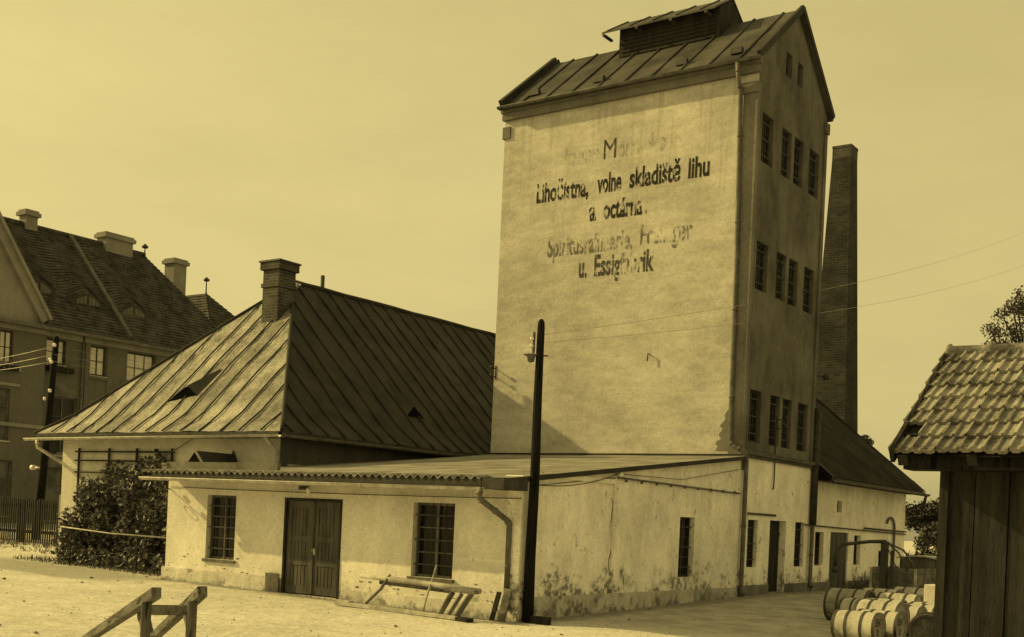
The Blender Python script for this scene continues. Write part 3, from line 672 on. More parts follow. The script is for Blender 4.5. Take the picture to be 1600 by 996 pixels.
k.add([(xc+.03,yc-.40,prof(tt-.03)+.01),(xc+.03,yc+.40,prof(tt-.03)+.01),(xc-.04,yc,zc+.27)], [[0,1,2]], mi=1); k.build('dormer', [M['tar'], M['void']], o2)
ls = MB(); P = []
for i in range(6):
    t = TM*i/5; P.append([(EX0+t, EY+t + (17.5-EY-t)*j/4, prof(t)) for j in range(5)])
ls.grid(P[::-1]); ls.build('roof_slope', M['tar'], HO)
XR = (EX0+EX1)/2; zr = prof(TM)
k = MB(); k.tube([(XR, EY+TM-.05, zr+.02)] + [(XR, EY+TM+i*1.1, zr+.03+.012*math.sin(i*2.2)) for i in range(1, 11)], .07, 8); k.build('ridge_cap', M['tar'], HO)
k = MB(); k.tube([(EX1-t+.01, EY+t-.01, prof(t)+.015) for t in np.linspace(0, TM, 14)], .05, 6); k.tube([(EX0+t-.01, EY+t-.01, prof(t)+.015) for t in np.linspace(0, TM, 14)], .05, 6); k.build('hip_cap', M['tar'], HO)
k = MB(); k.add([(XR-.36,EY+TM-.42,zr-.42),(XR+.36,EY+TM-.42,zr-.42),(XR+.02,EY+TM-.40,zr+.13),(XR,EY+TM+.4,zr+.10)], [[0,1,2],[1,3,2],[0,2,3]]); k.build('gablet', M['trim'], HO)
k = MB(); k.box(EX0+.1,EX1-.1,EY-.02,EY+.02,EZ-.17,EZ-.01); k.box(EX1-.02,EX1+.02,EY+.021,YT-.03,EZ-.17,EZ-.01)
k.poly((EX0+.1,EY+.02,EZ-.14),(EX1-.1,EY+.02,EZ-.14),(EX1-.1,1.95,EZ-.14),(EX0+.1,1.95,EZ-.14)); k.poly((EX1-.02,1.5,EZ-.142),(EX1-.02,YT,EZ-.142),(-8.6,YT,EZ-.142),(-8.6,1.5,EZ-.142)); k.build('fascia', M['frame_dark'], HO)
gutter(HO, (EX0-.35,EY-.09,EZ-.16), (EX1+.02,EY-.09,EZ-.10), .06, M['zinc'], (0,-1,0)); gutter(HO, (EX1+.09,EY-.05,EZ-.10), (EX1+.09,YT-.05,EZ-.08), .06, M['zinc_dark'], (1,0,0))
pipe('downpipe', [(-17.95,EY-.09,3.62),(-17.95,EY-.09,3.42),(-17.62,1.92,3.05),(-17.57,2.5,2.75),(-17.57,2.6,.6)], .05, M['zinc'], HO)
pipe('downpipe', [(-8.62,EY-.06,3.68),(-8.62,1.86,3.35),(-8.62,1.86,2.9)], .05, M['zinc'], HO)
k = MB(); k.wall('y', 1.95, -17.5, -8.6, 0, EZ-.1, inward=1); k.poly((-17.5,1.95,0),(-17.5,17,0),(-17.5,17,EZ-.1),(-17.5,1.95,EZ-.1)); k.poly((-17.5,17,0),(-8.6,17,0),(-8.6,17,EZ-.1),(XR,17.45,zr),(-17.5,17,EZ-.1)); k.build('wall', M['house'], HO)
k = MB(); k.poly((-8.6,1.95,0),(-8.6,17,0),(-8.6,17,EZ-.1),(-8.6,1.95,EZ-.1)); o = k.build('wall', M['house_grey'], HO); o['label'] = 'dark side wall under the eaves'  # side wall darker than the front wall
k = MB(); k.box(-8.598,-8.54,2.2,YT-.05,2.95,3.06); k.build('flashing', M['trim'], HO)
ch = MB(); cx, cy = -12.62, 5.45
ch.box(cx-.33,cx+.33,cy-.33,cy+.33,7.0,8.30); ch.box(cx-.37,cx+.37,cy-.37,cy+.37,8.30,8.42); ch.box(cx-.33,cx+.33,cy-.33,cy+.33,8.42,8.80); ch.box(cx-.40,cx+.40,cy-.40,cy+.40,8.80,9.02)
c_ = ch.build('chimney', M['brick'], HO, bevel=.012)
k = MB(); k.box(cx-.43,cx+.43,cy-.43,cy+.43,9.022,9.07); k.build('chimney_cap', M['iron'], c_)
k = MB(); k.tube([(-13.2,7.78,8.3),(-13.2,7.78,9.2)], .065, 10); k.build('flue_pipe', M['iron'], HO)
k = MB()
for x in (-16.62,-15.25,-14.04,-12.58): k.box(x-.03,x+.03,1.86,1.90,.9,3.42)
for z in (2.74,3.07,3.32): k.box(-16.75,-12.45,1.83,1.858,z-.022,z+.022)
k.build('trellis', M['wood_dark'], HO)

# ================================================================== REAR BUILDING
RB = thing('rear_building', (-4, 19.5, 0), 'low pale rear building with dark ribbed roof behind the tower', 'building')
k = MB(); k.wall('x', 0, 15.02, 24.1, -.1, 3.55, [(15.37,16.08,1.0,2.0,.2),(16.66,18.26,.12,2.02,.1),(18.82,19.44,1.0,1.95,.2),(21.3,22.15,.9,1.47,.2),(17.12,17.55,2.64,3.0,.2)], inward=-1)
k.poly((0,24.1,-.1),(-10,24.1,-.1),(-10,24.1,3.55),(0,24.1,3.55)); k.build('wall', M['side'], RB)
for a, b, z0, z1 in ((15.37,16.08,1.0,2.0),(18.82,19.44,1.0,1.95),(21.3,22.15,.9,1.47),(17.12,17.55,2.64,3.0)): window(RB,'x',0,a,b,z0,z1,.18,-1,1 if b-a<.5 else 2,2,M['frame_dark'],M['glass'],sill=False)
k = MB()
for a, b in ((16.68,17.44),(17.46,18.24)):
    for i in range(4): k.box(-.08,-.04+.006*(i%2),a+i*.19,a+i*.19+.183,.14,2.0)
k.build('door', M['door'], RB)
for a, b in ((18.35,24.0),(15.1,16.6)): k = MB(); k.box(.003,.06,a,b,-.1,.5); k.build('plinth', M['plinth_dark'], RB)
rf = MB(); rx = -5.0; rz = 8.75; HE = 21.6
def rr(t, y): return (.62 + (rx-.62)*t, y, 3.62 + (.0 if t == 0 else 0) + (rz-3.62)*(t*.92 + .08*t*t))
yend = lambda t: 24.35 - (24.35-HE)*t
nr = 46; P = []
for i in range(9):
    t = i/8; P.append([rr(t, 14.9 + (yend(t)-14.9)*j/nr) for j in range(nr+1)])
rf.grid(P); rf.grid([[(p[0]-.02,p[1],p[2]-.09) for p in r] for r in P[:3]][::-1])
for j in range(1, 34):
    y = 14.9 + j*.28; tm = 1.0 if y < HE else (24.35-y)/(24.35-HE)
    if tm > .05: rf.tube([Vector(rr(tm*i/4, y)) + Vector((0,0,.01)) for i in range(5)], .028, 5)
rf.add([rr(0,24.35), rr(1,HE), (-10.6,24.35,3.62)], [[0,1,2][::-1]]); rf.add([(-10.6,15,3.62),(-10.6,24.35,3.62),rr(1,HE),rr(1,15)], [[0,1,2,3]])
rr_ = rf.build('roof', M['rib'], RB)
k = MB(); p = Vector(rr(.42,18.0)); k.add([p+Vector(v) for v in ((.25,-.3,-.2),(.25,.3,-.2),(.2,0,.2),(-.5,0,.45))], [[0,1,2],[0,2,3],[2,1,3]]); k.build('dormer', M['tar'], rr_)
gutter(RB, (.70,14.95,3.52), (.70,24.4,3.52), .06, M['zinc_dark'], (1,0,0))
k = MB(); k.poly((.60,14.92,3.5),(.60,24.3,3.5),(0,24.3,3.5),(0,14.92,3.5)); k.box(.58,.61,14.92,24.33,3.45,3.60); k.build('fascia', M['frame_dark'], RB)
pipe('downpipe', [(.70,24.1,3.45),(.62,24.15,3.2),(.12,24.05,2.95),(.08,24.0,2.9)], .05, M['iron'], RB)
k = MB(); k.tube([(.06,22.74,.9),(.06,22.74,2.2)] + [(.06,22.74-.45+.45*math.cos(t),2.2+.42*math.sin(t)) for t in np.linspace(.2,2.6,9)], .04, 8); k.build('vent_pipe', M['frame'], RB)
k = MB(); k.tube([(.05,14.38,2.19),(.06,24.05,2.07)], .022, 6); k.tube([(.06,19.6,2.2),(.06,24.05,2.16)], .03, 6); k.build('conduit', M['iron'], RB)

# ================================================================== FACTORY CHIMNEY
FC = thing('factory_chimney', (-4.0, 28, 0), 'tall tapering square brick factory chimney behind the tower', 'chimney')
k = MB(); b0, b1, zt = .98, .36, 17.45; cx, cy = -4.05, 27.5
def ring(z):
    h = b0 + (b1-b0)*z/zt; return [(cx-h,cy-h,z),(cx+h,cy-h,z),(cx+h,cy+h,z),(cx-h,cy+h,z)]
P = [ring(z) + [ring(z)[0]] for z in np.linspace(0, zt-.5, 12)]; k.grid(P); k.build('stack', M['brick_stack'], FC)
k = MB(); h = b1+.022; k.box(cx-h,cx+h,cy-h,cy+h,zt-.5,zt-.1); k.box(cx-h-.012,cx+h+.012,cy-h-.012,cy+h+.012,zt-.1,zt); k.build('chimney_head', M['brick'], FC)

# ================================================================== SCHOOL-LIKE BUILDING FAR LEFT
SB = thing('town_building', (-48, 22, 0), 'large three storey rendered building with tiled roof and eyebrow dormers beyond the fence', 'building')
XS = -45.0; SE = 11.35; RXs, RZ = -51.0, 17.95
sw = [(19.15,20.35,9.35,10.72,.25),(21.9,22.95,9.05,10.72,.25),(24.35,26.3,9.0,10.72,.25),(27.4,29.2,9.0,10.72,.25),(19.5,21.2,4.4,7.6,.35),(24.4,26.2,4.8,7.4,.3),(19.5,21.6,.8,3.7,.3),(24.4,26.2,1.2,3.4,.3)]
k = MB(); k.wall('x', XS, 18.4, 32.0, -.2, SE, sw, inward=-1); k.poly((XS,32,-.2),(-57,32,-.2),(-57,32,SE),(XS,32,SE)); k.poly((-57,5,-.2),(-57,32,-.2),(-57,32,SE),(-57,5,SE)); k.build('wall', M['school'], SB)
bw_ = [(15.9,16.65,8.9,10.6,.25),(15.6,16.6,4.9,7.6,.25),(15.3,16.9,1.0,3.9,.25)]
k = MB(); XB = XS+.9; k.wall('x', XB, 8.0, 18.5, -.2, SE-.25, bw_, inward=-1); k.poly((XB,18.5,-.2),(XS,18.5,-.2),(XS,18.5,SE),(XB,18.5,SE-.25)); k.poly((XB,8,-.2),(-57,8,-.2),(-57,8,SE-.3),(XB,8,SE-.3)); k.build('bay', M['school'], SB)
for h in sw[:4]+bw_[:1]:
    window(SB,'x',XS if h in sw else XB,h[0],h[1],h[2],h[3],.2,-1,3 if h[1]-h[0]>1.5 else 2,2,M['frame_dark'],M['blind'],fw=.09)
for h in sw[4:]+bw_[1:]:
    window(SB,'x',XS if h in sw else XB,h[0],h[1],h[2],h[3],.2,-1,2,3,M['frame'],M['glass_dusty'],fw=.09)
for y0, y1, z in ((19.5,21.2,7.6),(19.5,21.6,3.7)):
    k = MB(); c = (y0+y1)/2; r = (y1-y0)/2; pts = [(XS+.004, c+r*math.cos(t), z+r*.9*math.sin(t)) for t in np.linspace(0, math.pi, 15)]; k.add(pts, [list(range(15))]); k.build('arched_head', M['glass_dusty'], SB)
k = MB()
for y0, y1, z0, z1 in ((21.55,21.85,6.3,11.0),(23.0,23.3,6.3,11.0),(23.95,24.3,6.3,8.9),(26.35,26.65,6.3,10.9)): k.box(XS+.002,XS+.06,y0,y1,z0,z1)
k.box(XS+.002,XS+.09,21.85,23.0,8.85,9.0); k.box(XS+.002,XS+.09,24.3,26.35,8.8,8.95); k.box(XS+.002,XS+.07,21.85,23.0,6.6,6.75)
k.build('pilaster', M['school'], SB)
k = MB(); k.box(XS+.002,XS+.14,18.66,32.1,10.80,11.28); k.box(XB+.002,XB+.14,8,18.5,10.7,11.12); k.box(XB-.9,XB+.14,18.501,18.64,10.7,11.12); k.box(XB+.002,XB+.1,8,18.55,5.66,5.86); k.box(XB+.002,XB+.08,15.5,17.1,8.55,8.75); k.box(XB+.002,XB+.08,15.5,17.1,7.75,7.9)
k.build('cornice', M['school_trim'], SB)
k = MB(); k.box(XB+.002,XB+.06,13.6,15.2,1.4,4.6)
for i in range(16): k.box(XB+.06,XB+.075,13.65,15.15,1.45+i*.195,1.56+i*.195)
k.build('shutter', M['school'], SB)
# roof with courses of tiles; eyebrow dormers swell out of it
rl = math.hypot(6.5, RZ-SE+.1); nc = 34; RY0, RY1 = 6.0, 33.5
eyes = [(19.45,.30),(22.4,.27),(25.45,.25)]
def eye(y, t):
    h = 0
    for yc, tc in eyes:
        if t > tc: h += .80*math.exp(-((y-yc)/1.0)**2)*math.exp(-(t-tc)*3.6)
    return h
nrm = Vector((RZ-SE+.1, 0, 6.5)).normalized(); k = MB(); ycs = np.linspace(RY0, RY1, 180)
def roofpt(y, t, lift): return Vector((XS+.5 + (RXs-XS-.5)*t, y, SE-.1 + (RZ-SE+.1)*t)) + nrm*lift + Vector((0,0,eye(y,t)))
def yhip(t): return RY1 - 3.8*max(0, t)
for i in range(nc):
    t0, t1 = i/nc, (i+1)/nc
    A = [roofpt(min(y, yhip(t0)), t0+1e-4, .06) for y in ycs]; B_ = [roofpt(min(y, yhip(t1)), t1, .012) for y in ycs]
    k.grid([A, B_]); A2 = [roofpt(min(y, yhip(t0)), t0, .0) for y in ycs]; k.grid([A2, A])
k.add([roofpt(RY1,0,0), roofpt(yhip(1),1,0), (-57,RY1,SE)], [[0,2,1]]); k.add([(-57.4,RY0,SE),(-57.4,RY1,SE),roofpt(yhip(1),1,0),roofpt(RY0,1,0)], [[0,1,2,3]])
sr = k.build('roof', M['school_roof'], SB)
for yc, tc in eyes:
    k = MB(); p = [roofpt(yc+1.5*u, tc, .05) for u in np.linspace(-1,1,13)]; top = [Vector((q.x+.02,q.y,q.z+.74*math.exp(-((q.y-yc)/1.0)**2)-.08)) for q in p]
    for i in range(12): k.poly(p[i], p[i+1], top[i+1], top[i])
    ew = k.build('eyebrow_window', M['frame_dark'], sr)
    k = MB()
    for s0, s1 in ((-.75,-.05),(.05,.75)):
        for a in np.linspace(s0, s1, 4)[:-1]:
            b = a + (s1-s0)/3-.03; zz = lambda u: .76*math.exp(-(u/1.0)**2)-.2
            q = roofpt(yc, tc, .05); k.poly((q.x+.05,yc+a,q.z+.06),(q.x+.05,yc+b,q.z+.06),(q.x+.05,yc+b,q.z+zz(b)),(q.x+.05,yc+a,q.z+zz(a)))
    k.build('pane', M['pane_grey'], ew)
k = MB(); k.beam(roofpt(24.2,.02,.12), roofpt(24.2,1.0,.12), .26,.2, nrm); k.build('roof_coping', M['coping'], sr)
k = MB(); k.tube([roofpt(RY0,1,.05), roofpt(yhip(1),1,.05)], .16, 8); k.build('ridge_tiles', M['school_roof'], sr)
k = MB(); k.box(XS+.35,XS+.62,18.7,32,SE-.28,SE-.1); k.box(XB+.1,XB+.6,8,18.65,SE-.42,SE-.24); k.box(XS,XB+.6,18.66,18.85,SE-.42,SE-.26); k.build('gutter', M['zinc_dark'], SB)
pipe('downpipe', [(XS+.3,18.85,11.0),(XS+.1,18.8,10.2),(XS+.1,18.8,.4)], .09, M['zinc_dark'], SB, False); pipe('downpipe', [(XS+.12,21.35,11.2),(XS+.12,21.35,.4)], .07, M['zinc_dark'], SB, False)
# gable over the bay
GY, GH = 14.45, 4.0
k = MB(); k.add([(XB,GY-4.0,SE-.2),(XB,GY+4.0,SE-.2),(XB,GY,SE+5.9)], [[0,1,2]]); gb = k.build('gable', M['school_trim'], SB)
k = MB()
for s in (-1, 1):
    a, b = Vector((XB+.12, GY+s*3.85, SE+.05)), Vector((XB+.12, GY, SE+5.9)); k.beam(a, b, .5, .30, (1,0,0)); k.beam(a+Vector((.08,s*.22,.10)), b+Vector((.08,0,.42)), .16, .5, (1,0,0))
    k.add([Vector((XB+.25,GY+s*4.15,SE+.0)),Vector((XB+.25,GY,SE+6.25)),Vector((-50.5,GY,SE+6.25)),Vector((-50.5,GY+s*4.15,SE+.0))], [[0,1,2,3] if s > 0 else [3,2,1,0]])
k.build('gable_verge', M['school_trim'], gb)
def stack(x, y, z0, z1, wx, wy, m):
    k = MB(); k.box(x-wx/2,x+wx/2,y-wy/2,y+wy/2,z0,z1-.35); k.box(x-wx/2-.14,x+wx/2+.14,y-wy/2-.14,y+wy/2+.14,z1-.35,z1-.12); k.box(x-wx/2-.05,x+wx/2+.05,y-wy/2-.05,y+wy/2+.05,z1-.12,z1); k.build('chimney', m, SB)
stack(-51,21.5,17.0,18.85,.7,.75,M['school_trim']); stack(-51,27.5,17,18.75,.9,2.0,M['school_trim']); stack(-50.0,31.45,14.5,17.95,.95,1.0,M['school_trim'])
def finial(x, y, z0, z1):
    k = MB(); k.lathe([(0,.12),(.25,.05),(z1-z0-.35,.035),(z1-z0-.3,.2),(z1-z0-.2,.22),(z1-z0-.1,.1),(z1-z0,.0)], (x,y,z0), (0,0,1), 10); k.build('finial', M['iron'], SB)
finial(-51.0,29.75,17.8,18.75); finial(-51.4,35.2,16.4,17.7)
# wing at the far end
k = MB(); Wp = Vector((-51.4,35.2,16.55)); Wr = Vector((-58,35.2,16.55)); e = [Vector(p) for p in ((-45.8,31.6,SE-.05),(-45.8,39.6,SE-.05),(-60,39.6,SE-.05),(-60,31.6,SE-.05))]
nn = 24
for a, b, c, d in ((e[0],e[1],Wp,Wp),(e[3],e[0],Wp,Wr),(e[1],e[2],Wr,Wp)):
    nf = (b-a).cross(c-a).normalized()
    for i in range(nn):
        q = lambda s, t: (a.lerp(d, t)).lerp(b.lerp(c, t), s)
        k.poly(q(0,i/nn)+nf*.06, q(1,i/nn)+nf*.06, q(1,(i+1)/nn)+nf*.01, q(0,(i+1)/nn)+nf*.01); k.poly(q(0,i/nn), q(1,i/nn), q(1,i/nn)+nf*.06, q(0,i/nn)+nf*.06)
k.build('wing_roof', M['school_roof'], SB)
k = MB(); k.box(-59.6,-46.3,32.05,39.2,-.2,SE-.1); k.build('wing_wall', M['school'], SB)
# window boxes with flowers
for y0, y1, z in ((19.1,20.7,9.2),(15.7,16.8,8.8)):
    k = MB(); x = XS if y0 > 19 else XB; k.box(x+.1,x+.38,y0,y1,z-.28,z); wb = k.build('window_box', M['wood_dark'], SB)
    k = MB()
    for i in range(70):
        p = Vector((x+random.uniform(.1,.5), random.uniform(y0-.1,y1+.1), z+random.uniform(-.2,.25))); s = .06
        k.add([p+Vector((random.uniform(-s,s),random.uniform(-s,s),random.uniform(-s,s))) for _ in range(4)], [[0,1,2,3]], mi=0 if random.random() < .75 else 1)
    k.build('flowers', [M['leaf'], M['flower']], wb)

# ================================================================== FENCE
FE = thing('picket_fence', (-26, 4.5, gz(-26,4.5)), 'dark wooden picket fence with a pale end post by the old house', 'fence')
pk = MB(); x = -21.4; z0 = gz(-24,4.5)
while x > -33:
    h = 1.50 + random.uniform(-.03,.03); lean = random.uniform(-.012,.012); gx = gz(x,4.5)
    pk.add([(x,4.44,gx+.04),(x+.062,4.44,gx+.04),(x+.062+lean,4.44,gx+h-.04),(x+.032+lean,4.44,gx+h),(x+lean,4.44,gx+h-.04)], [[0,1,2,3,4]])
    pk.add([(x,4.465,gx+.04),(x+.065,4.465,gx+.04),(x+.065+lean,4.465,gx+h-.04),(x+.032+lean,4.465,gx+h),(x+lean,4.465,gx+h-.04)], [[4,3,2,1,0]])
    pk.add([(x,4.44,gx+.04),(x,4.465,gx+.04),(x+lean,4.465,gx+h-.04),(x+lean,4.44,gx+h-.04)], [[0,1,2,3]]); pk.add([(x+.065,4.44,gx+.04),(x+.065,4.465,gx+.04),(x+.065+lean,4.465,gx+h-.04),(x+.065+lean,4.44,gx+h-.04)], [[0,1,2,3]])
    x -= .125
pk.build('pickets', M['wood_dark'], FE)
k = MB(); k.box(-33,-21.3,4.468,4.52,z0+.32,z0+.42); k.box(-33,-21.3,4.468,4.52,z0+1.18,z0+1.29); k.build('rail', M['wood_dark'], FE)
k = MB(); k.box(-21.25,-21.07,4.4,4.56,gz(-21,4.5)-.1,gz(-21,4.5)+1.68); k.build('post', M['school_trim'], FE, bevel=.01)
for x in (-23.6,-26.4,-29.2): k = MB(); k.box(x-.08,x+.08,4.525,4.68,.2,z0+1.42); k.build('post', M['wood_dark'], FE)

# ================================================================== FOLIAGE
def leaves(mb, centers, size, flat=.3):
    for c in centers:
        c = Vector(c); n = Vector(rng.normal(0,1,3)); n.z = abs(n.z) + flat; n.normalize(); u = n.cross(Vector(rng.normal(0,1,3))).normalized(); v = n.cross(u); s = size*random.uniform(.6,1.3)
        mb.add([c-u*s*.5, c+v*s*.38-n*s*.12, c+u*s*.6, c-v*s*.38-n*s*.12], [[0,1,2,3]])
def blob_points(blobs, n, shell=.55):
    out = []; vol = np.array([b[3]*b[4]*b[5] for b in blobs])**.67; vol = vol/vol.sum()
    for b, f in zip(blobs, vol):
        m = int(n*f)
        d = rng.normal(0,1,(m,3)); d /= np.linalg.norm(d,axis=1)[:,None]; r = (shell + (1-shell)*rng.random(m))*(1+rng.normal(0,.09,m))
        out.append(np.array(b[:3]) + d*r[:,None]*np.array(b[3:6]))
    return np.concatenate(out)
BU = thing('climbing_bush', (-14, 1.2, gz(-14,1.2)), 'dense dark climbing bush against the house wall and trellis', 'bush')
blobs = []
for i in range(46):
    x = random.uniform(-15.9,-10.9); zt = 2.4 if x > -15.3 else 1.5; z = random.uniform(.45, zt); y = random.uniform(.75,1.5) + z*.12
    blobs.append((x,y,z,random.uniform(.35,.62),random.uniform(.3,.5),random.uniform(.35,.6)))
for x, z in ((-15.6,2.3),(-14.6,2.75),(-13.4,2.7),(-12.3,2.6),(-11.6,2.5),(-13.0,2.9)): blobs.append((x,1.55,z,.45,.3,.35))
for x in np.arange(-15.4,-10.4,.5): blobs.append((x,.75,.4,.35,.35,.32))
for z in np.arange(2.7,3.35,.12): blobs.append((-12.9+.15*math.sin(z*9),1.8,z,.14,.08,.12))
pts = blob_points(blobs, 15000, .35); pts = pts[(pts[:,1] < 1.93) & (pts[:,2] > gz(-14,1)+.02) & ((pts[:,0] < -10.4) | (pts[:,1] < -9))]
k = MB(); leaves(k, pts, .13); k.build('foliage', M['leaf'], BU)
k = MB()
for x in np.arange(-16.3,-10.8,.55):
    p = [(x,1.35,gz(x,1.3))]; 
    for i in range(5): p.append((p[-1][0]+random.uniform(-.18,.18), min(1.85,p[-1][1]+random.uniform(-.03,.1)), p[-1][2]+.45))
    k.tube(p, [.035,.03,.025,.02,.015,.01], 5)
k.build('stems', M['bark'], BU)
# low rail in front of the bush
LR = thing('hand_rail', (-12.6,.3,gz(-12.6,.3)), 'thin pale rail on slim posts in front of the climbing bush', 'rail')
k = MB(); k.tube([(-14.9,.28,1.22),(-12.8,.28,1.13),(-10.42,.28,1.12)], .017, 8); k.build('bar', M['wood_pale'], LR)
for x in (-14.5,-11.75): k = MB(); k.tube([(x,.28,gz(x,.3)-.05),(x,.28,1.14)], .018, 8); k.build('post', M['wood_dark'], LR)

def tree(name, x, y, h, trunk_r, blobs, n, size, label, cat='tree'):
    g0 = gz(x,y); T = thing(name, (x,y,g0), label, cat)
    k = MB(); p = [(x+.12*math.sin(i*1.1), y+.1*math.cos(i*1.7), g0-.1+h*.62*i/7) for i in range(8)]; k.tube(p, [trunk_r*(1-.085*i) for i in range(8)], 10)
    for b in blobs:
        i = min(7, max(2, int(b[2]/h*7))); s = Vector(p[i]); e_ = Vector(b[:3]); m = s.lerp(e_,.5)+Vector((random.uniform(-.2,.2),random.uniform(-.2,.2),.2)); k.tube([s,m,e_], [trunk_r*.4,trunk_r*.22,.02], 6)
    k.build('trunk', M['bark'], T)
    c = MB(); leaves(c, blob_points(blobs, n, .3), size); c.build('crown', M['leaf_dark'] if h < 10 else M['leaf_pale'], T); return T
def crown(x, y, z0, z1, rx, ry, n, rmin, rmax):
    out = []
    for i in range(n):
        z = random.uniform(z0, z1); f = math.sin(math.pi*min(.95, max(.12, (z-z0)/(z1-z0))))**.5; a = random.uniform(0,6.28); q = random.random()**.5*f
        s = random.uniform(rmin, rmax); out.append((x+rx*q*math.cos(a), y+ry*q*math.sin(a), z, s, s, s*.75))
    return out
tree('leafy_tree', -1.2, 33.2, 6, .2, crown(-1.3,33.2,.5,3.3,2.1,2.2,26,.45,.8), 10000, .15, 'dark leafy tree beyond the gable end of the rear building')
tree('leafy_tree', 1.9, 34.5, 6, .22, crown(1.9,34.5,.4,3.1,2.4,2.2,26,.45,.8), 9000, .15, 'dark leafy tree behind the old lorry and the wooden shed')
tree('leafy_tree', 3.2, 30.0, 12, .25, crown(3.6,29.6,6.8,11.5,3.0,2.0,46,.3,.75)+[(1.5,29.6,9.5,.5,.4,.35),(1.0,29.6,9.3,.35,.3,.25),(2.1,29.6,11.0,.5,.5,.35),(2.9,29.6,11.35,.6,.5,.35),(1.3,29.6,10.2,.4,.4,.3),(1.7,29.6,10.75,.45,.4,.3),(1.6,29.6,10.0,.5,.4,.35),(2.2,29.6,10.2,.6,.5,.4),(2.6,29.6,10.8,.6,.5,.4),(1.9,29.6,9.5,.6,.5,.4),(.75,29.6,9.45,.25,.25,.15)], 10500, .11, 'tall thin crowned tree rising over the tiled roof of the wooden shed')
tree('leafy_tree', -5.7, 36.0, 7.2, .15, crown(-5.85,36,3,6.9,.8,1.0,14,.3,.5), 2600, .14, 'tree showing a few leaves past the foot of the factory chimney')
# bare trunk by the shed
k = MB(); k.tube([(1.2,26.5,0),(1.22,26.5,1.4),(1.25,26.5,3.4)], [.2,.17,.14], 10); tag(k.build('tree_trunk', M['bark']), 'bare dark trunk standing behind the old lorry beside the wooden shed', 'trunk')

# ================================================================== POLES AND WIRES
UP = thing('utility_pole', (.2,.13,0), 'black creosoted utility pole in front of the corner of the outbuilding', 'pole')
k = MB(); k.tube([(.19,.12,-.2),(.18,.12,1.2),(.205,.12,2.8),(.19,.115,4.3),(.2,.11,5.60),(.2,.11,5.70),(.2,.11,5.75)], [.112,.104,.092,.082,.070,.062,.03], 14); k.build('pole', M['pole'], UP)
k = MB(); k.tube([(.2,.11,5.06),(-.0,-.03,5.06)], .016, 6); k.tube([(.2,.11,5.06),(.33,.2,5.06)], .016, 6); k.box(.08,.12,.02,.05,5.1,5.5); k.build('bracket', M['iron'], UP)
k = MB(); k.lathe([(0,.02),(.015,.15),(.03,.14),(.05,.08),(.15,.06),(.17,.0)], (.06,.02,5.09), (0,0,-1), 16); k.build('lamp_shade', M['zinc_dark'], UP)
for z in (5.36,5.22):
    k = MB(); k.lathe([(0,.015),(.02,.035),(.06,.035),(.09,.0)], (.10,.035,z), (-.6,-.4,.3), 10); k.build('insulator', M['porcelain'], UP)
k = MB(); k.box(.28,.70,.05,.16,-.05,.14); tag(k.build('timber_block', M['wood_dark'], None, bevel=.01), 'short dark timber lying at the foot of the utility pole', 'timber')
def wire(p, q, sag, r, label, m=None):
    p, q = Vector(p), Vector(q); k = MB(); k.tube([p.lerp(q, t) - Vector((0,0,sag*4*t*(1-t))) for t in np.linspace(0,1,13)], r, 5); tag(k.build('wire', m or M['zinc']), label, 'wire')
wire((.2,.11,5.45), (-1.02,45.3,17.8), .5, .005, 'upper pale wire from the black pole towards the factory chimney'); wire((.2,.11,5.3), (-.95,45.3,16.1), .5, .005, 'lower pale wire from the black pole towards the factory chimney')
wire((.16,.10,2.62), (.06,3.5,3.02), .12, .010, 'thin cable from the black pole along the stained side wall', M['iron'])
wire((-10.2,-.02,2.36), (.05,-.06,2.34), .03, .008, 'thin cable under the eaves of the outbuilding front', M['iron'])
wire((-17.45,1.8,1.5), (-11.6,1.8,3.7), .1, .014, 'slack line slanting across the house wall behind the trellis', M['frame'])
LP = thing('telegraph_pole', (-24.72,5.9,.45), 'leaning dark telegraph pole with white insulators behind the picket fence', 'pole')
k = MB(); k.tube([(-24.74,5.9,.2),(-24.48,5.9,2.9),(-24.05,5.9,7.55),(-24.04,5.9,7.62)], [.16,.14,.10,.06], 12); k.build('pole', M['pole'], LP)
for x, z in ((-23.97,7.28),(-24.16,6.78),(-24.10,6.70),(-24.12,5.70),(-24.40,5.42)):
    k = MB(); k.lathe([(0,.02),(.03,.06),(.10,.06),(.14,.0)], (x,5.78,z-.05), (0,0,1), 10); k.build('insulator', M['porcelain'], LP)
k = MB(); k.tube([(-24.5,5.8,3.03),(-24.85,5.78,3.03)], .035, 6); k.tube([(-24.82,5.78,3.03),(-24.98,5.77,3.03)], .09, 10); k.build('signal_arm', M['porcelain'], LP)
for i, (z, ze_) in enumerate(((7.24,7.2),(6.96,6.97),(6.72,6.8))):
    wire((-24.1,5.78,z), (-38,5.78,ze_+(ze_-z)*2.5), .35, .010, ('topmost','middle','lowest')[i] + ' of three pale wires left of the telegraph pole')
    wire((-23.95,5.78,z), (-9.5,24,z-1.6), .25, .006, ('topmost','middle','lowest')[i] + ' of three faint wires running from the telegraph pole over the roof', M['zinc_dark'])

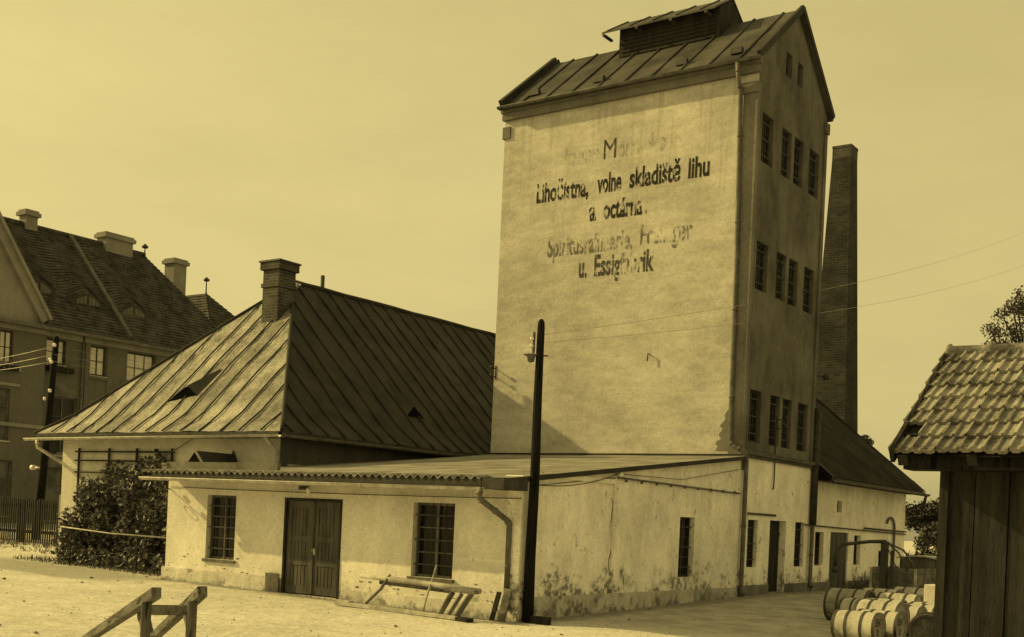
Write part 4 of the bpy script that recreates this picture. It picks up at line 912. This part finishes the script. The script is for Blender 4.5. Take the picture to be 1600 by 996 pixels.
# ================================================================== WOODEN SHED, RIGHT FOREGROUND
SH = thing('wooden_shed', (11.5,-6,0), 'dark plank shed with a pale interlocking tile roof at the right edge', 'shed')
SX0, SX1, EYs, RYs, EZs, RZs = 9.25, 15.2, -7.38, -5.62, 2.70, 3.88
k = MB(); x = 9.68; i = 0
while x < 14.9:
    w_ = (.26,.30,.20,.24,.27,.22)[i % 6]; yy = -6.98 + (.0 if i % 2 else .012); k.box(x,x+w_-.012,yy,yy+.03,-.1,2.72-.02*(i%2)); x += w_; i += 1
k.box(9.68,14.9,-6.94,-6.92,-.1,2.7); k.build('plank_wall', M['wood_dark'], SH)
k = MB(); k.box(9.62,9.70,-7.01,-6.90,-.1,2.73); k.build('corner_post', M['wood_dark'], SH)
k = MB(); k.box(9.63,9.66,-6.89,-4.3,-.1,2.7); k.poly((9.63,-6.89,2.7),(9.63,-4.3,2.7),(9.63,RYs,3.7)); k.box(9.65,14.9,-4.33,-4.3,-.1,2.7); k.build('plank_wall', M['wood_dark'], SH)
slv = Vector((0, RYs-EYs, RZs-EZs)); Ls = slv.length; ud = slv.normalized(); un = Vector((0,-ud.z,ud.y))
def tp(x, t, h): return Vector((x, EYs, EZs)) + ud*(t*Ls) + un*h
NC = 8; TWd = .212; tl = MB(); ntile = int((SX1-SX0)/TWd)
prof_t = [(0,.030),(.07,.034),(.11,.004),(.40,.0),(.44,.020),(.50,.024),(.56,.020),(.60,.0),(.86,.0),(.92,.018),(1.0,.030)]
for c in range(NC):
    for i in range(ntile):
        if c == 1 and i == 0: continue
        xo = SX0 + i*TWd + random.uniform(-.004,.004) + (.0 if c else 0); j = random.uniform(-.004,.006); t0 = c/NC - .012 + random.uniform(-.003,.003); t1 = (c+1)/NC + .012
        ti = random.choices((0,1,2),(5,4,2))[0]; sk = random.uniform(-.006,.006); A = [tp(xo+u*TWd, t0+sk*u*2, h+.046+j) for u, h in prof_t]; B_ = [tp(xo+u*TWd, t1, h+.006) for u, h in prof_t]
        tl.grid([A, B_], mi=ti); A2 = [tp(xo+u*TWd, t0+sk*u*2+.004, h*.6+.004) for u, h in prof_t]; tl.grid([A2, A], mi=ti)
rt = tl.build('roof_tiles', [M['tilepale'], M['tile_b'], M['tile_c']], SH)
k = MB()
for a, b in ((EYs,EZs),):
    k.add([tp(SX0+.02,-.01,-.03),tp(SX1,-.01,-.03),tp(SX1,1,-.03),tp(SX0+.02,1,-.03)], [[0,1,2,3]])
for c in range(NC): k.beam(tp(SX0+.02,c/NC+.04,-.012), tp(SX1,c/NC+.04,-.012), .04,.03, un)
k.add([(SX0+.02,RYs,RZs-.03),(SX1,RYs,RZs-.03),(SX1,-3.86,EZs),(SX0+.02,-3.86,EZs)], [[0,1,2,3]])
k.beam((SX0+.03,EYs-.02,EZs-.03),(SX0+.03,RYs,RZs-.03), .04,.14); k.beam((SX0+.03,RYs,RZs-.03),(SX0+.03,-3.86,EZs-.03), .04,.14)
k.build('roof_boards', M['wood_dark'], SH)
k = MB()
for i in range(9): x = SX0+.12+i*.62; k.beam((x,EYs+.02,EZs-.07),(x,RYs,RZs-.09), .09,.11)
k.build('rafters', M['wood_dark'], SH)
k = MB(); k.box(SX0+.12,SX1,EYs+.05,-7.02,EZs-.15,EZs-.02); k.build('soffit', M['pole'], SH)
k = MB(); n = 14
for i in range(n):
    x0 = SX0+.02+i*.42; P = []
    for u, rr2 in ((0,.118),(.07,.12),(.09,.098),(1.02,.094)):
        P.append([(x0+.42*u, RYs+.0+rr2*math.cos(t), RZs-.03+rr2*1.05*math.sin(t)) for t in np.linspace(-.1,math.pi+.1,11)])
    k.grid(P, smooth=True)
    if i == 0: k.add(P[0], [list(range(11))])
k.build('ridge_tiles', M['tile_b'], SH)

# ================================================================== BARRELS
def barrel_proto(name, dia, L, body, head, bulge=1.0, stencil=False, rim_w=.03):
    """axis along +X, resting on z=0 at the origin"""
    r = dia/2; rh = r*(1-.10*bulge); T = bpy.data.objects.new(name, None); COL.objects.link(T)
    pr = [(-L/2, rh)]
    for i in range(1, 12):
        u = -1 + 2*i/12; pr.append((L/2*u, rh + (r*.975-rh)*(1-u*u)))
    pr.append((L/2, rh)); k = MB(); k.lathe(pr, (0,0,r), (1,0,0), 32)
    for sx in (-1, 1): k.lathe([(sx*L/2, rh), (sx*L/2, rh-.022), (sx*(L/2-.035), rh-.026)], (0,0,r), (1,0,0), 32)
    k.build('staves', body, T)
    for sx in (-1, 1):
        k = MB(); k.add([(sx*(L/2-.035), (rh-.024)*math.cos(t), r+(rh-.024)*math.sin(t)) for t in np.linspace(0,2*math.pi,32,endpoint=False)], [list(range(32)) if sx > 0 else list(range(32))[::-1]]); k.build('head', head, T)
        for pos, ww in ((.36,.045),(.95,.05)):
            u = sx*pos; rr3 = rh + (r*.975-rh)*(1-u*u) + .012; k = MB(); a = L/2*u
            k.lathe([(a-ww/2, rr3-.016),(a-ww/2, rr3),(a+ww/2, rr3),(a+ww/2, rr3-.016)], (0,0,r), (1,0,0), 32, smooth=False); k.build('hoop', M['hoop'], T)
    return T
prot = {}
def stencil_mesh(parent, x, r):
    out = []
    for s, y, z, sz in (('EH', -.10, r+.03, .13), ('2', .0, r-.14, .11)):
        cu = bpy.data.curves.new('stencil', 'FONT'); cu.body = s; cu.size = sz*1.4; cu.offset = .006; cu.align_x = 'CENTER'
        ob = bpy.data.objects.new('stencil', cu); COL.objects.link(ob); bpy.context.view_layer.update(); dg = bpy.context.evaluated_depsgraph_get()
        me = bpy.data.meshes.new_from_object(ob.evaluated_get(dg)); bpy.data.objects.remove(ob)
        for v in me.vertices: v.co = (x, v.co.x, z + v.co.y)
        me.materials.clear(); me.materials.append(M['hoop']); o = bpy.data.objects.new('stencil', me); COL.objects.link(o); o.parent = parent
def place(kind, x, y, yaw, label, roll=0):
    dia, L, body, head, bul = KINDS[kind]
    if kind not in prot: o = prot[kind] = barrel_proto('barrel', dia, L, M[body], M[head], bul); o.name = 'barrel'
    else: o = copy_tree(prot[kind])
    o.location = (x, y, gz(x,y)); o.rotation_euler = (0,0,R(yaw)); tag(o, label, 'barrel', 'barrels lying in the yard'); return o
KINDS = dict(small=(.56,.80,'cask','head',.6), big=(.70,.86,'cask','cask_grey',.5), mid=(.60,.84,'cask','cask_grey',.7), grey=(.72,.92,'cask_grey','cask_dark',.4), dark=(.62,.86,'cask_dark','cask_dark',.9))
bA = place('small', 5.66, 2.68, -5, 'frontmost pale barrel with dark stencilled marks on its end')
stencil_mesh(bA, .80/2-.030, .28)
place('small', 5.86, 3.33, -6, 'second pale barrel from the front, its marked end partly hidden')
place('big', 5.62, 4.08, -5, 'large pale barrel third from the front with two dark hoops')
place('mid', 5.78, 4.86, -4, 'pale barrel fourth from the front with a grey end')
place('mid', 5.88, 5.55, -6, 'pale barrel fifth from the front beside the white crate')
place('grey', 4.10, 6.75, -3, 'big grey soot-sided barrel at the left of the barrel group')
place('dark', 6.86, 2.75, -76, 'dark oak barrel turned end on beside the wooden shed')
for x, y, kd, lb in ((4.72,5.72,'mid','pale barrel between the large pale one and the big grey one'),(4.95,6.42,'mid','pale barrel lying right against the big grey one'),(5.05,7.15,'big','large pale barrel behind the ones beside the big grey barrel'),
    (4.15,7.55,'mid','pale barrel just behind the big grey one'),(5.95,6.35,'mid','pale barrel sixth from the front beside the white crate'),(4.3,8.3,'big','large pale barrel at the left of the far rows'),
    (5.2,8.0,'mid','pale barrel at the right of the far rows'),(4.05,9.2,'mid','small pale barrel at the left end of the last row but one'),(5.0,8.9,'mid','pale barrel in the last row but one below the lorry tailboard'),(4.5,9.95,'big','rearmost pale barrel close to the lorry tailboard')):
    place(kd, x, y, -5+random.uniform(-3,3), lb)
# white crate by the shed
CR = thing('white_crate', (5.98,6.86,gz(6,6.9)), 'whitewashed wooden crate standing between the barrels and the shed', 'crate')
k = MB(); k.box(5.72,6.3,6.6,7.15,gz(6,6.9),.52); k.box(5.70,6.32,6.585,7.165,.53,.98); k.build('box', M['blind'], CR, bevel=.01)
k = MB(); k.box(5.69,6.33,6.575,7.175,.50,.535); k.build('band', M['iron'], CR)

# ================================================================== OLD LORRY AND FILLING CRANE
lx, ly = 3.48, 11.8; g0 = gz(lx,ly)
LO = thing('old_lorry', (lx,ly+1.2,g0), 'small old lorry with plank tailboard and dark cab beyond the barrels', 'lorry')
k = MB()
for i in range(4): k.box(lx-.55,lx+.50,ly-.03,ly+.0,g0+.42+i*.155,g0+.42+i*.155+.148)
k.build('tailboard', M['wood'], LO)
k = MB()
for i in range(4):
    for xx in (lx-.54, lx+.47): k.box(xx,xx+.03,ly+.01,ly+2.0,g0+.42+i*.155,g0+.42+i*.155+.148)
k.box(lx-.54,lx+.5,ly+.01,ly+2.0,g0+.38,g0+.42); k.build('bed', M['wood'], LO)
for a in (lx+.50, lx-.615): k = MB(); k.box(a,a+.06,ly-.05,ly+.02,g0+.25,g0+1.02); k.build('stake', M['wood_pale'], LO)
cb = MB(); c0, c1 = ly+2.05, ly+3.0
cb.box(lx-.5,lx+.5,c0,c1,g0+.35,g0+.85); 
for xx in (lx-.5, lx+.44):
    for yy in (c0, c1-.06): cb.box(xx,xx+.06,yy,yy+.06,g0+.85,g0+1.28)
cb.box(lx-.5,lx+.5,c0+.005,c0+.03,g0+.85,g0+.92); cb.box(lx-.5,lx+.5,c1,c1+.75,g0+.35,g0+.80)
cabo = cb.build('cab', M['lorry'], LO)
k = MB(); P = [[(lx-.58+1.16*j/8, y, g0+1.28+.07*math.sin(math.pi*j/8)) for j in range(9)] for y in (c0-.08, c1+.1)]; k.grid(P, smooth=True); k.grid([[(p[0],p[1],p[2]-.03) for p in r] for r in P][::-1]); k.grid([[(p[0],p[1],p[2]-.03) for p in P[0]], P[0]]); k.grid([[(r[-1][0],r[-1][1],r[-1][2]-.03) for r in P],[r[-1] for r in P]]); k.build('cab_roof', M['zinc'], cabo)
k = MB(); k.box(lx-.43,lx+.43,c0+.01,c0+.02,g0+.92,g0+1.27); k.box(lx+.47,lx+.48,c0+.08,c1-.08,g0+.86,g0+1.27); k.build('window', M['glass_dusty'], cabo)
for xx in (lx-.62, lx+.48):
    for yy in (ly+.6, ly+3.1):
        k = MB(); k.lathe([(0,.12),(0,.27),(.03,.30),(.11,.30),(.14,.27),(.14,.12)], (xx,yy,g0+.30), (1,0,0), 24); wh = k.build('wheel', M['lorry'], LO)
        k = MB(); k.lathe([(.02,0),(.02,.17),(.12,.17),(.12,0)], (xx,yy,g0+.30), (1,0,0), 16); k.build('rim', M['wood'], wh)
k = MB(); k.box(lx+.5,lx+1.25,ly+1.4,ly+1.62,g0+.30,g0+.38); k.box(lx+.5,lx+1.25,ly+1.42,ly+1.6,g0+.38,g0+.46); tag(k.build('plank_stack', M['wood_pale']), 'pale planks lying beside the old lorry', 'planks')
CRN = thing('filling_crane', (3.3,11.4,gz(3.3,11.4)), 'black swan-neck filling pipe crane standing over the barrels', 'pipe crane')
k = MB(); k.box(3.24,3.40,11.35,11.5,.1,1.83); k.box(3.48,3.56,11.4,11.48,.1,1.6); k.build('mast', M['iron'], CRN)
k = MB(); k.tube([(2.30,10.75,1.12),(2.30,10.75,1.40),(2.33,10.77,1.60),(2.45,10.85,1.70),(3.0,11.2,1.80),(3.35,11.42,1.82)], [.055,.055,.05,.045,.045,.05], 10)
k.tube([(2.30,10.75,.98),(2.30,10.75,1.14)], .075, 10); k.build('arm', M['iron'], CRN)
k = MB(); k.tube([(3.38,11.43,1.80),(3.62,11.6,1.55),(3.82,11.75,1.12)], .022, 6); k.tube([(3.36,11.43,1.80),(3.72,11.66,1.62),(3.92,11.8,1.30),(3.95,11.82,1.0)], .028, 6); k.tube([(3.34,11.4,1.78),(3.58,11.55,1.2)], .015, 5); k.build('stay', M['zinc_dark'], CRN)
# a clump of weeds by the rear wall
k = MB(); 
for i in range(240):
    x, y = .45+random.uniform(-.35,.5), 19.3+random.uniform(-1,1); b = Vector((x,y,gz(x,y))); d = Vector((random.gauss(0,.2),random.gauss(0,.2),random.uniform(.25,.6))); s = Vector((random.gauss(0,1),random.gauss(0,1),0)).normalized()*.02; k.add([b-s,b+s,b+d], [[0,1,2]])
tag(k.build('weed_clump', M['leaf']), 'dark weeds growing at the foot of the rear building wall', 'weeds')

# ================================================================== FOREGROUND LOADING SKID
SK = thing('loading_skid', (2.6,-10.4,0), 'rough timber loading skid of two sloping rails on posts in the foreground', 'loading skid')
ra = (Vector((3.28,-10.95,1.03)), Vector((-.9,-8.75,.06))); rb = (Vector((3.64,-10.68,1.06)), Vector((-.35,-8.15,.06)))
for p, q in (ra, rb):
    d = (q-p).normalized(); k = MB(); k.beam(p - d*.12, q, .095, .11); k.build('rail', M['skid'], SK, bevel=.008)
for p, hh in ((Vector((3.08,-10.88,0)), .94), (Vector((3.46,-10.63,0)), .97)):
    k = MB(); k.beam((p.x,p.y,-.05),(p.x,p.y,hh), .095,.095, (.57,.82,0)); k.build('post', M['skid_post'], SK, bevel=.008)
k = MB(); k.beam((3.07,-10.885,.86),(3.47,-10.625,.88), .05,.10); k.beam((3.07,-10.93,.22),(3.49,-10.67,.20), .05,.11); k.build('crossbar', M['wood'], SK, bevel=.005)
k = MB(); k.beam((3.05,-10.80,.5),(2.2,-10.28,.74), .05,.10); k.beam((3.1,-10.8,.55),(1.6,-9.7,.60), .04,.09); k.beam((3.46,-10.58,.5),(2.5,-9.95,.82), .04,.07); k.build('brace', M['skid'], SK, bevel=.005)

# ================================================================== TIMBERS AT THE ANNEX WALL
BE = thing('timber_rack', (-1.9,-.7,0), 'old timber drying rack lying against the wall under the right window', 'rack')
k = MB(); k.tube([(-3.42,-.62,.66),(-2.6,-.60,.65),(-1.4,-.58,.60),(-.45,-.56,.56)], [.045,.055,.058,.05], 10); k.build('log', M['wood_pale'], BE)
k = MB(); k.beam((-3.0,-.52,.56),(-1.2,-.50,.50), .04,.07); k.build('batten', M['wood'], BE)
k = MB(); k.beam((-3.75,-.95,.10),(-.62,-1.02,.06), .12,.07); k.build('base_beam', M['wood_pale'], BE, bevel=.006)
k = MB(); k.tube([(-2.66,-.60,.74),(-2.78,-.72,.45),(-3.0,-.92,.14)], [.02,.032,.028], 8); k.build('stave', M['wood'], BE)
k = MB(); k.beam((-1.15,-.7,.56),(-.42,-.72,.54), .16,.07); k.beam((-.98,-.72,.52),(-1.08,-.98,.08), .06,.10); k.beam((-.52,-.74,.52),(-.66,-1.0,.08), .06,.10); k.beam((-.75,-.74,.5),(-.86,-.98,.1), .05,.07); k.build('trestle_end', M['wood'], BE, bevel=.005)
k = MB(); k.beam((-1.05,-.9,.02),(-.30,-1.05,.02), .18,.12); k.build('block', M['wood_dark'], BE)
k = MB(); k.tube([(-1.66,-.40,.98),(-1.60,-.62,.62),(-1.56,-.80,.36),(-1.56,-.86,.12)], [.017,.02,.022,.02], 7); tag(k.build('stick', M['wood_pale']), 'crooked pale stick leaning over the timber rack', 'stick')
k = MB(); k.beam((-.16,-.28,-.02),(-.10,-.14,.62), .05,.17, (1,0,0)); tag(k.build('leaning_plank', M['wood'], None, bevel=.006), 'weathered plank leaning against the downpipe at the corner', 'plank')
k = MB(); k.beam((-.36,-.30,-.02),(-.30,-.16,.55), .04,.10, (1,0,0)); tag(k.build('leaning_plank', M['wood_dark'], None, bevel=.006), 'dark short board leaning left of the weathered plank at the corner', 'plank')
# grass tufts along the foot of the fence and bush
k = MB()
for i in range(2600):
    x = random.uniform(-34,-10.6); y = random.uniform(.2,1.0) if x > -17.2 else random.uniform(2.0,4.4)
    if x < -17.2 and random.random() < .35: y = 4.4 - random.random()*.8
    b = Vector((x,y,gz(x,y)-.01)); s = Vector((random.gauss(0,1),random.gauss(0,1),0)).normalized()*.018; k.add([b-s,b+s,b+Vector((random.gauss(0,.06),random.gauss(0,.06),random.uniform(.05,.17)))], [[0,1,2]])
tag(k.build('grass', M['grass']), 'thin dry grass along the foot of the bush and fence', 'grass', kind='stuff')
# straw and weeds along the wall foot
k = MB()
for i in range(900):
    if random.random() < .6: x, y = random.uniform(-10.3,-.2), -.08-abs(random.gauss(0,.14))
    else: x, y = .12+abs(random.gauss(0,.15)), random.uniform(.4,15)
    b = Vector((x,y,gz(x,y)+.004)); L_ = random.uniform(.03,.12); up_ = random.random() < .3; a = random.uniform(0,6.28); s = Vector((math.sin(a),-math.cos(a),0))*.006
    d = Vector((math.cos(a)*L_*.4, math.sin(a)*L_*.4, L_)) if up_ else Vector((math.cos(a)*L_, math.sin(a)*L_, random.uniform(.0,.02))); k.add([b-s,b+s,b+d], [[0,1,2]])
tag(k.build('straw', M['grass']), 'bits of straw and weeds along the foot of the outbuilding walls', 'straw', kind='stuff')
# loose stones and clods
k = MB()
for i in range(1100):
    x, y = random.uniform(-16,9), random.uniform(-13,6)
    if -10.5 < x < .2 and y > -.15: continue
    s = random.uniform(.006,.022) if random.random() < .9 else random.uniform(.022,.045); c = Vector((x,y,gz(x,y)+s*.3)); k.add([c+Vector((random.gauss(0,s*.3)+a*s,random.gauss(0,s*.3)+b*s,cz*s*.7)) for a,b,cz in ((1,0,0),(-1,0,0),(0,1,0),(0,-1,0),(0,0,1),(0,0,-.5))], [[0,2,4],[2,1,4],[1,3,4],[3,0,4],[2,0,5],[1,2,5],[3,1,5],[0,3,5]])
tag(k.build('pebbles', M['wood']), 'small stones scattered over the yard', 'pebbles', kind='stuff')
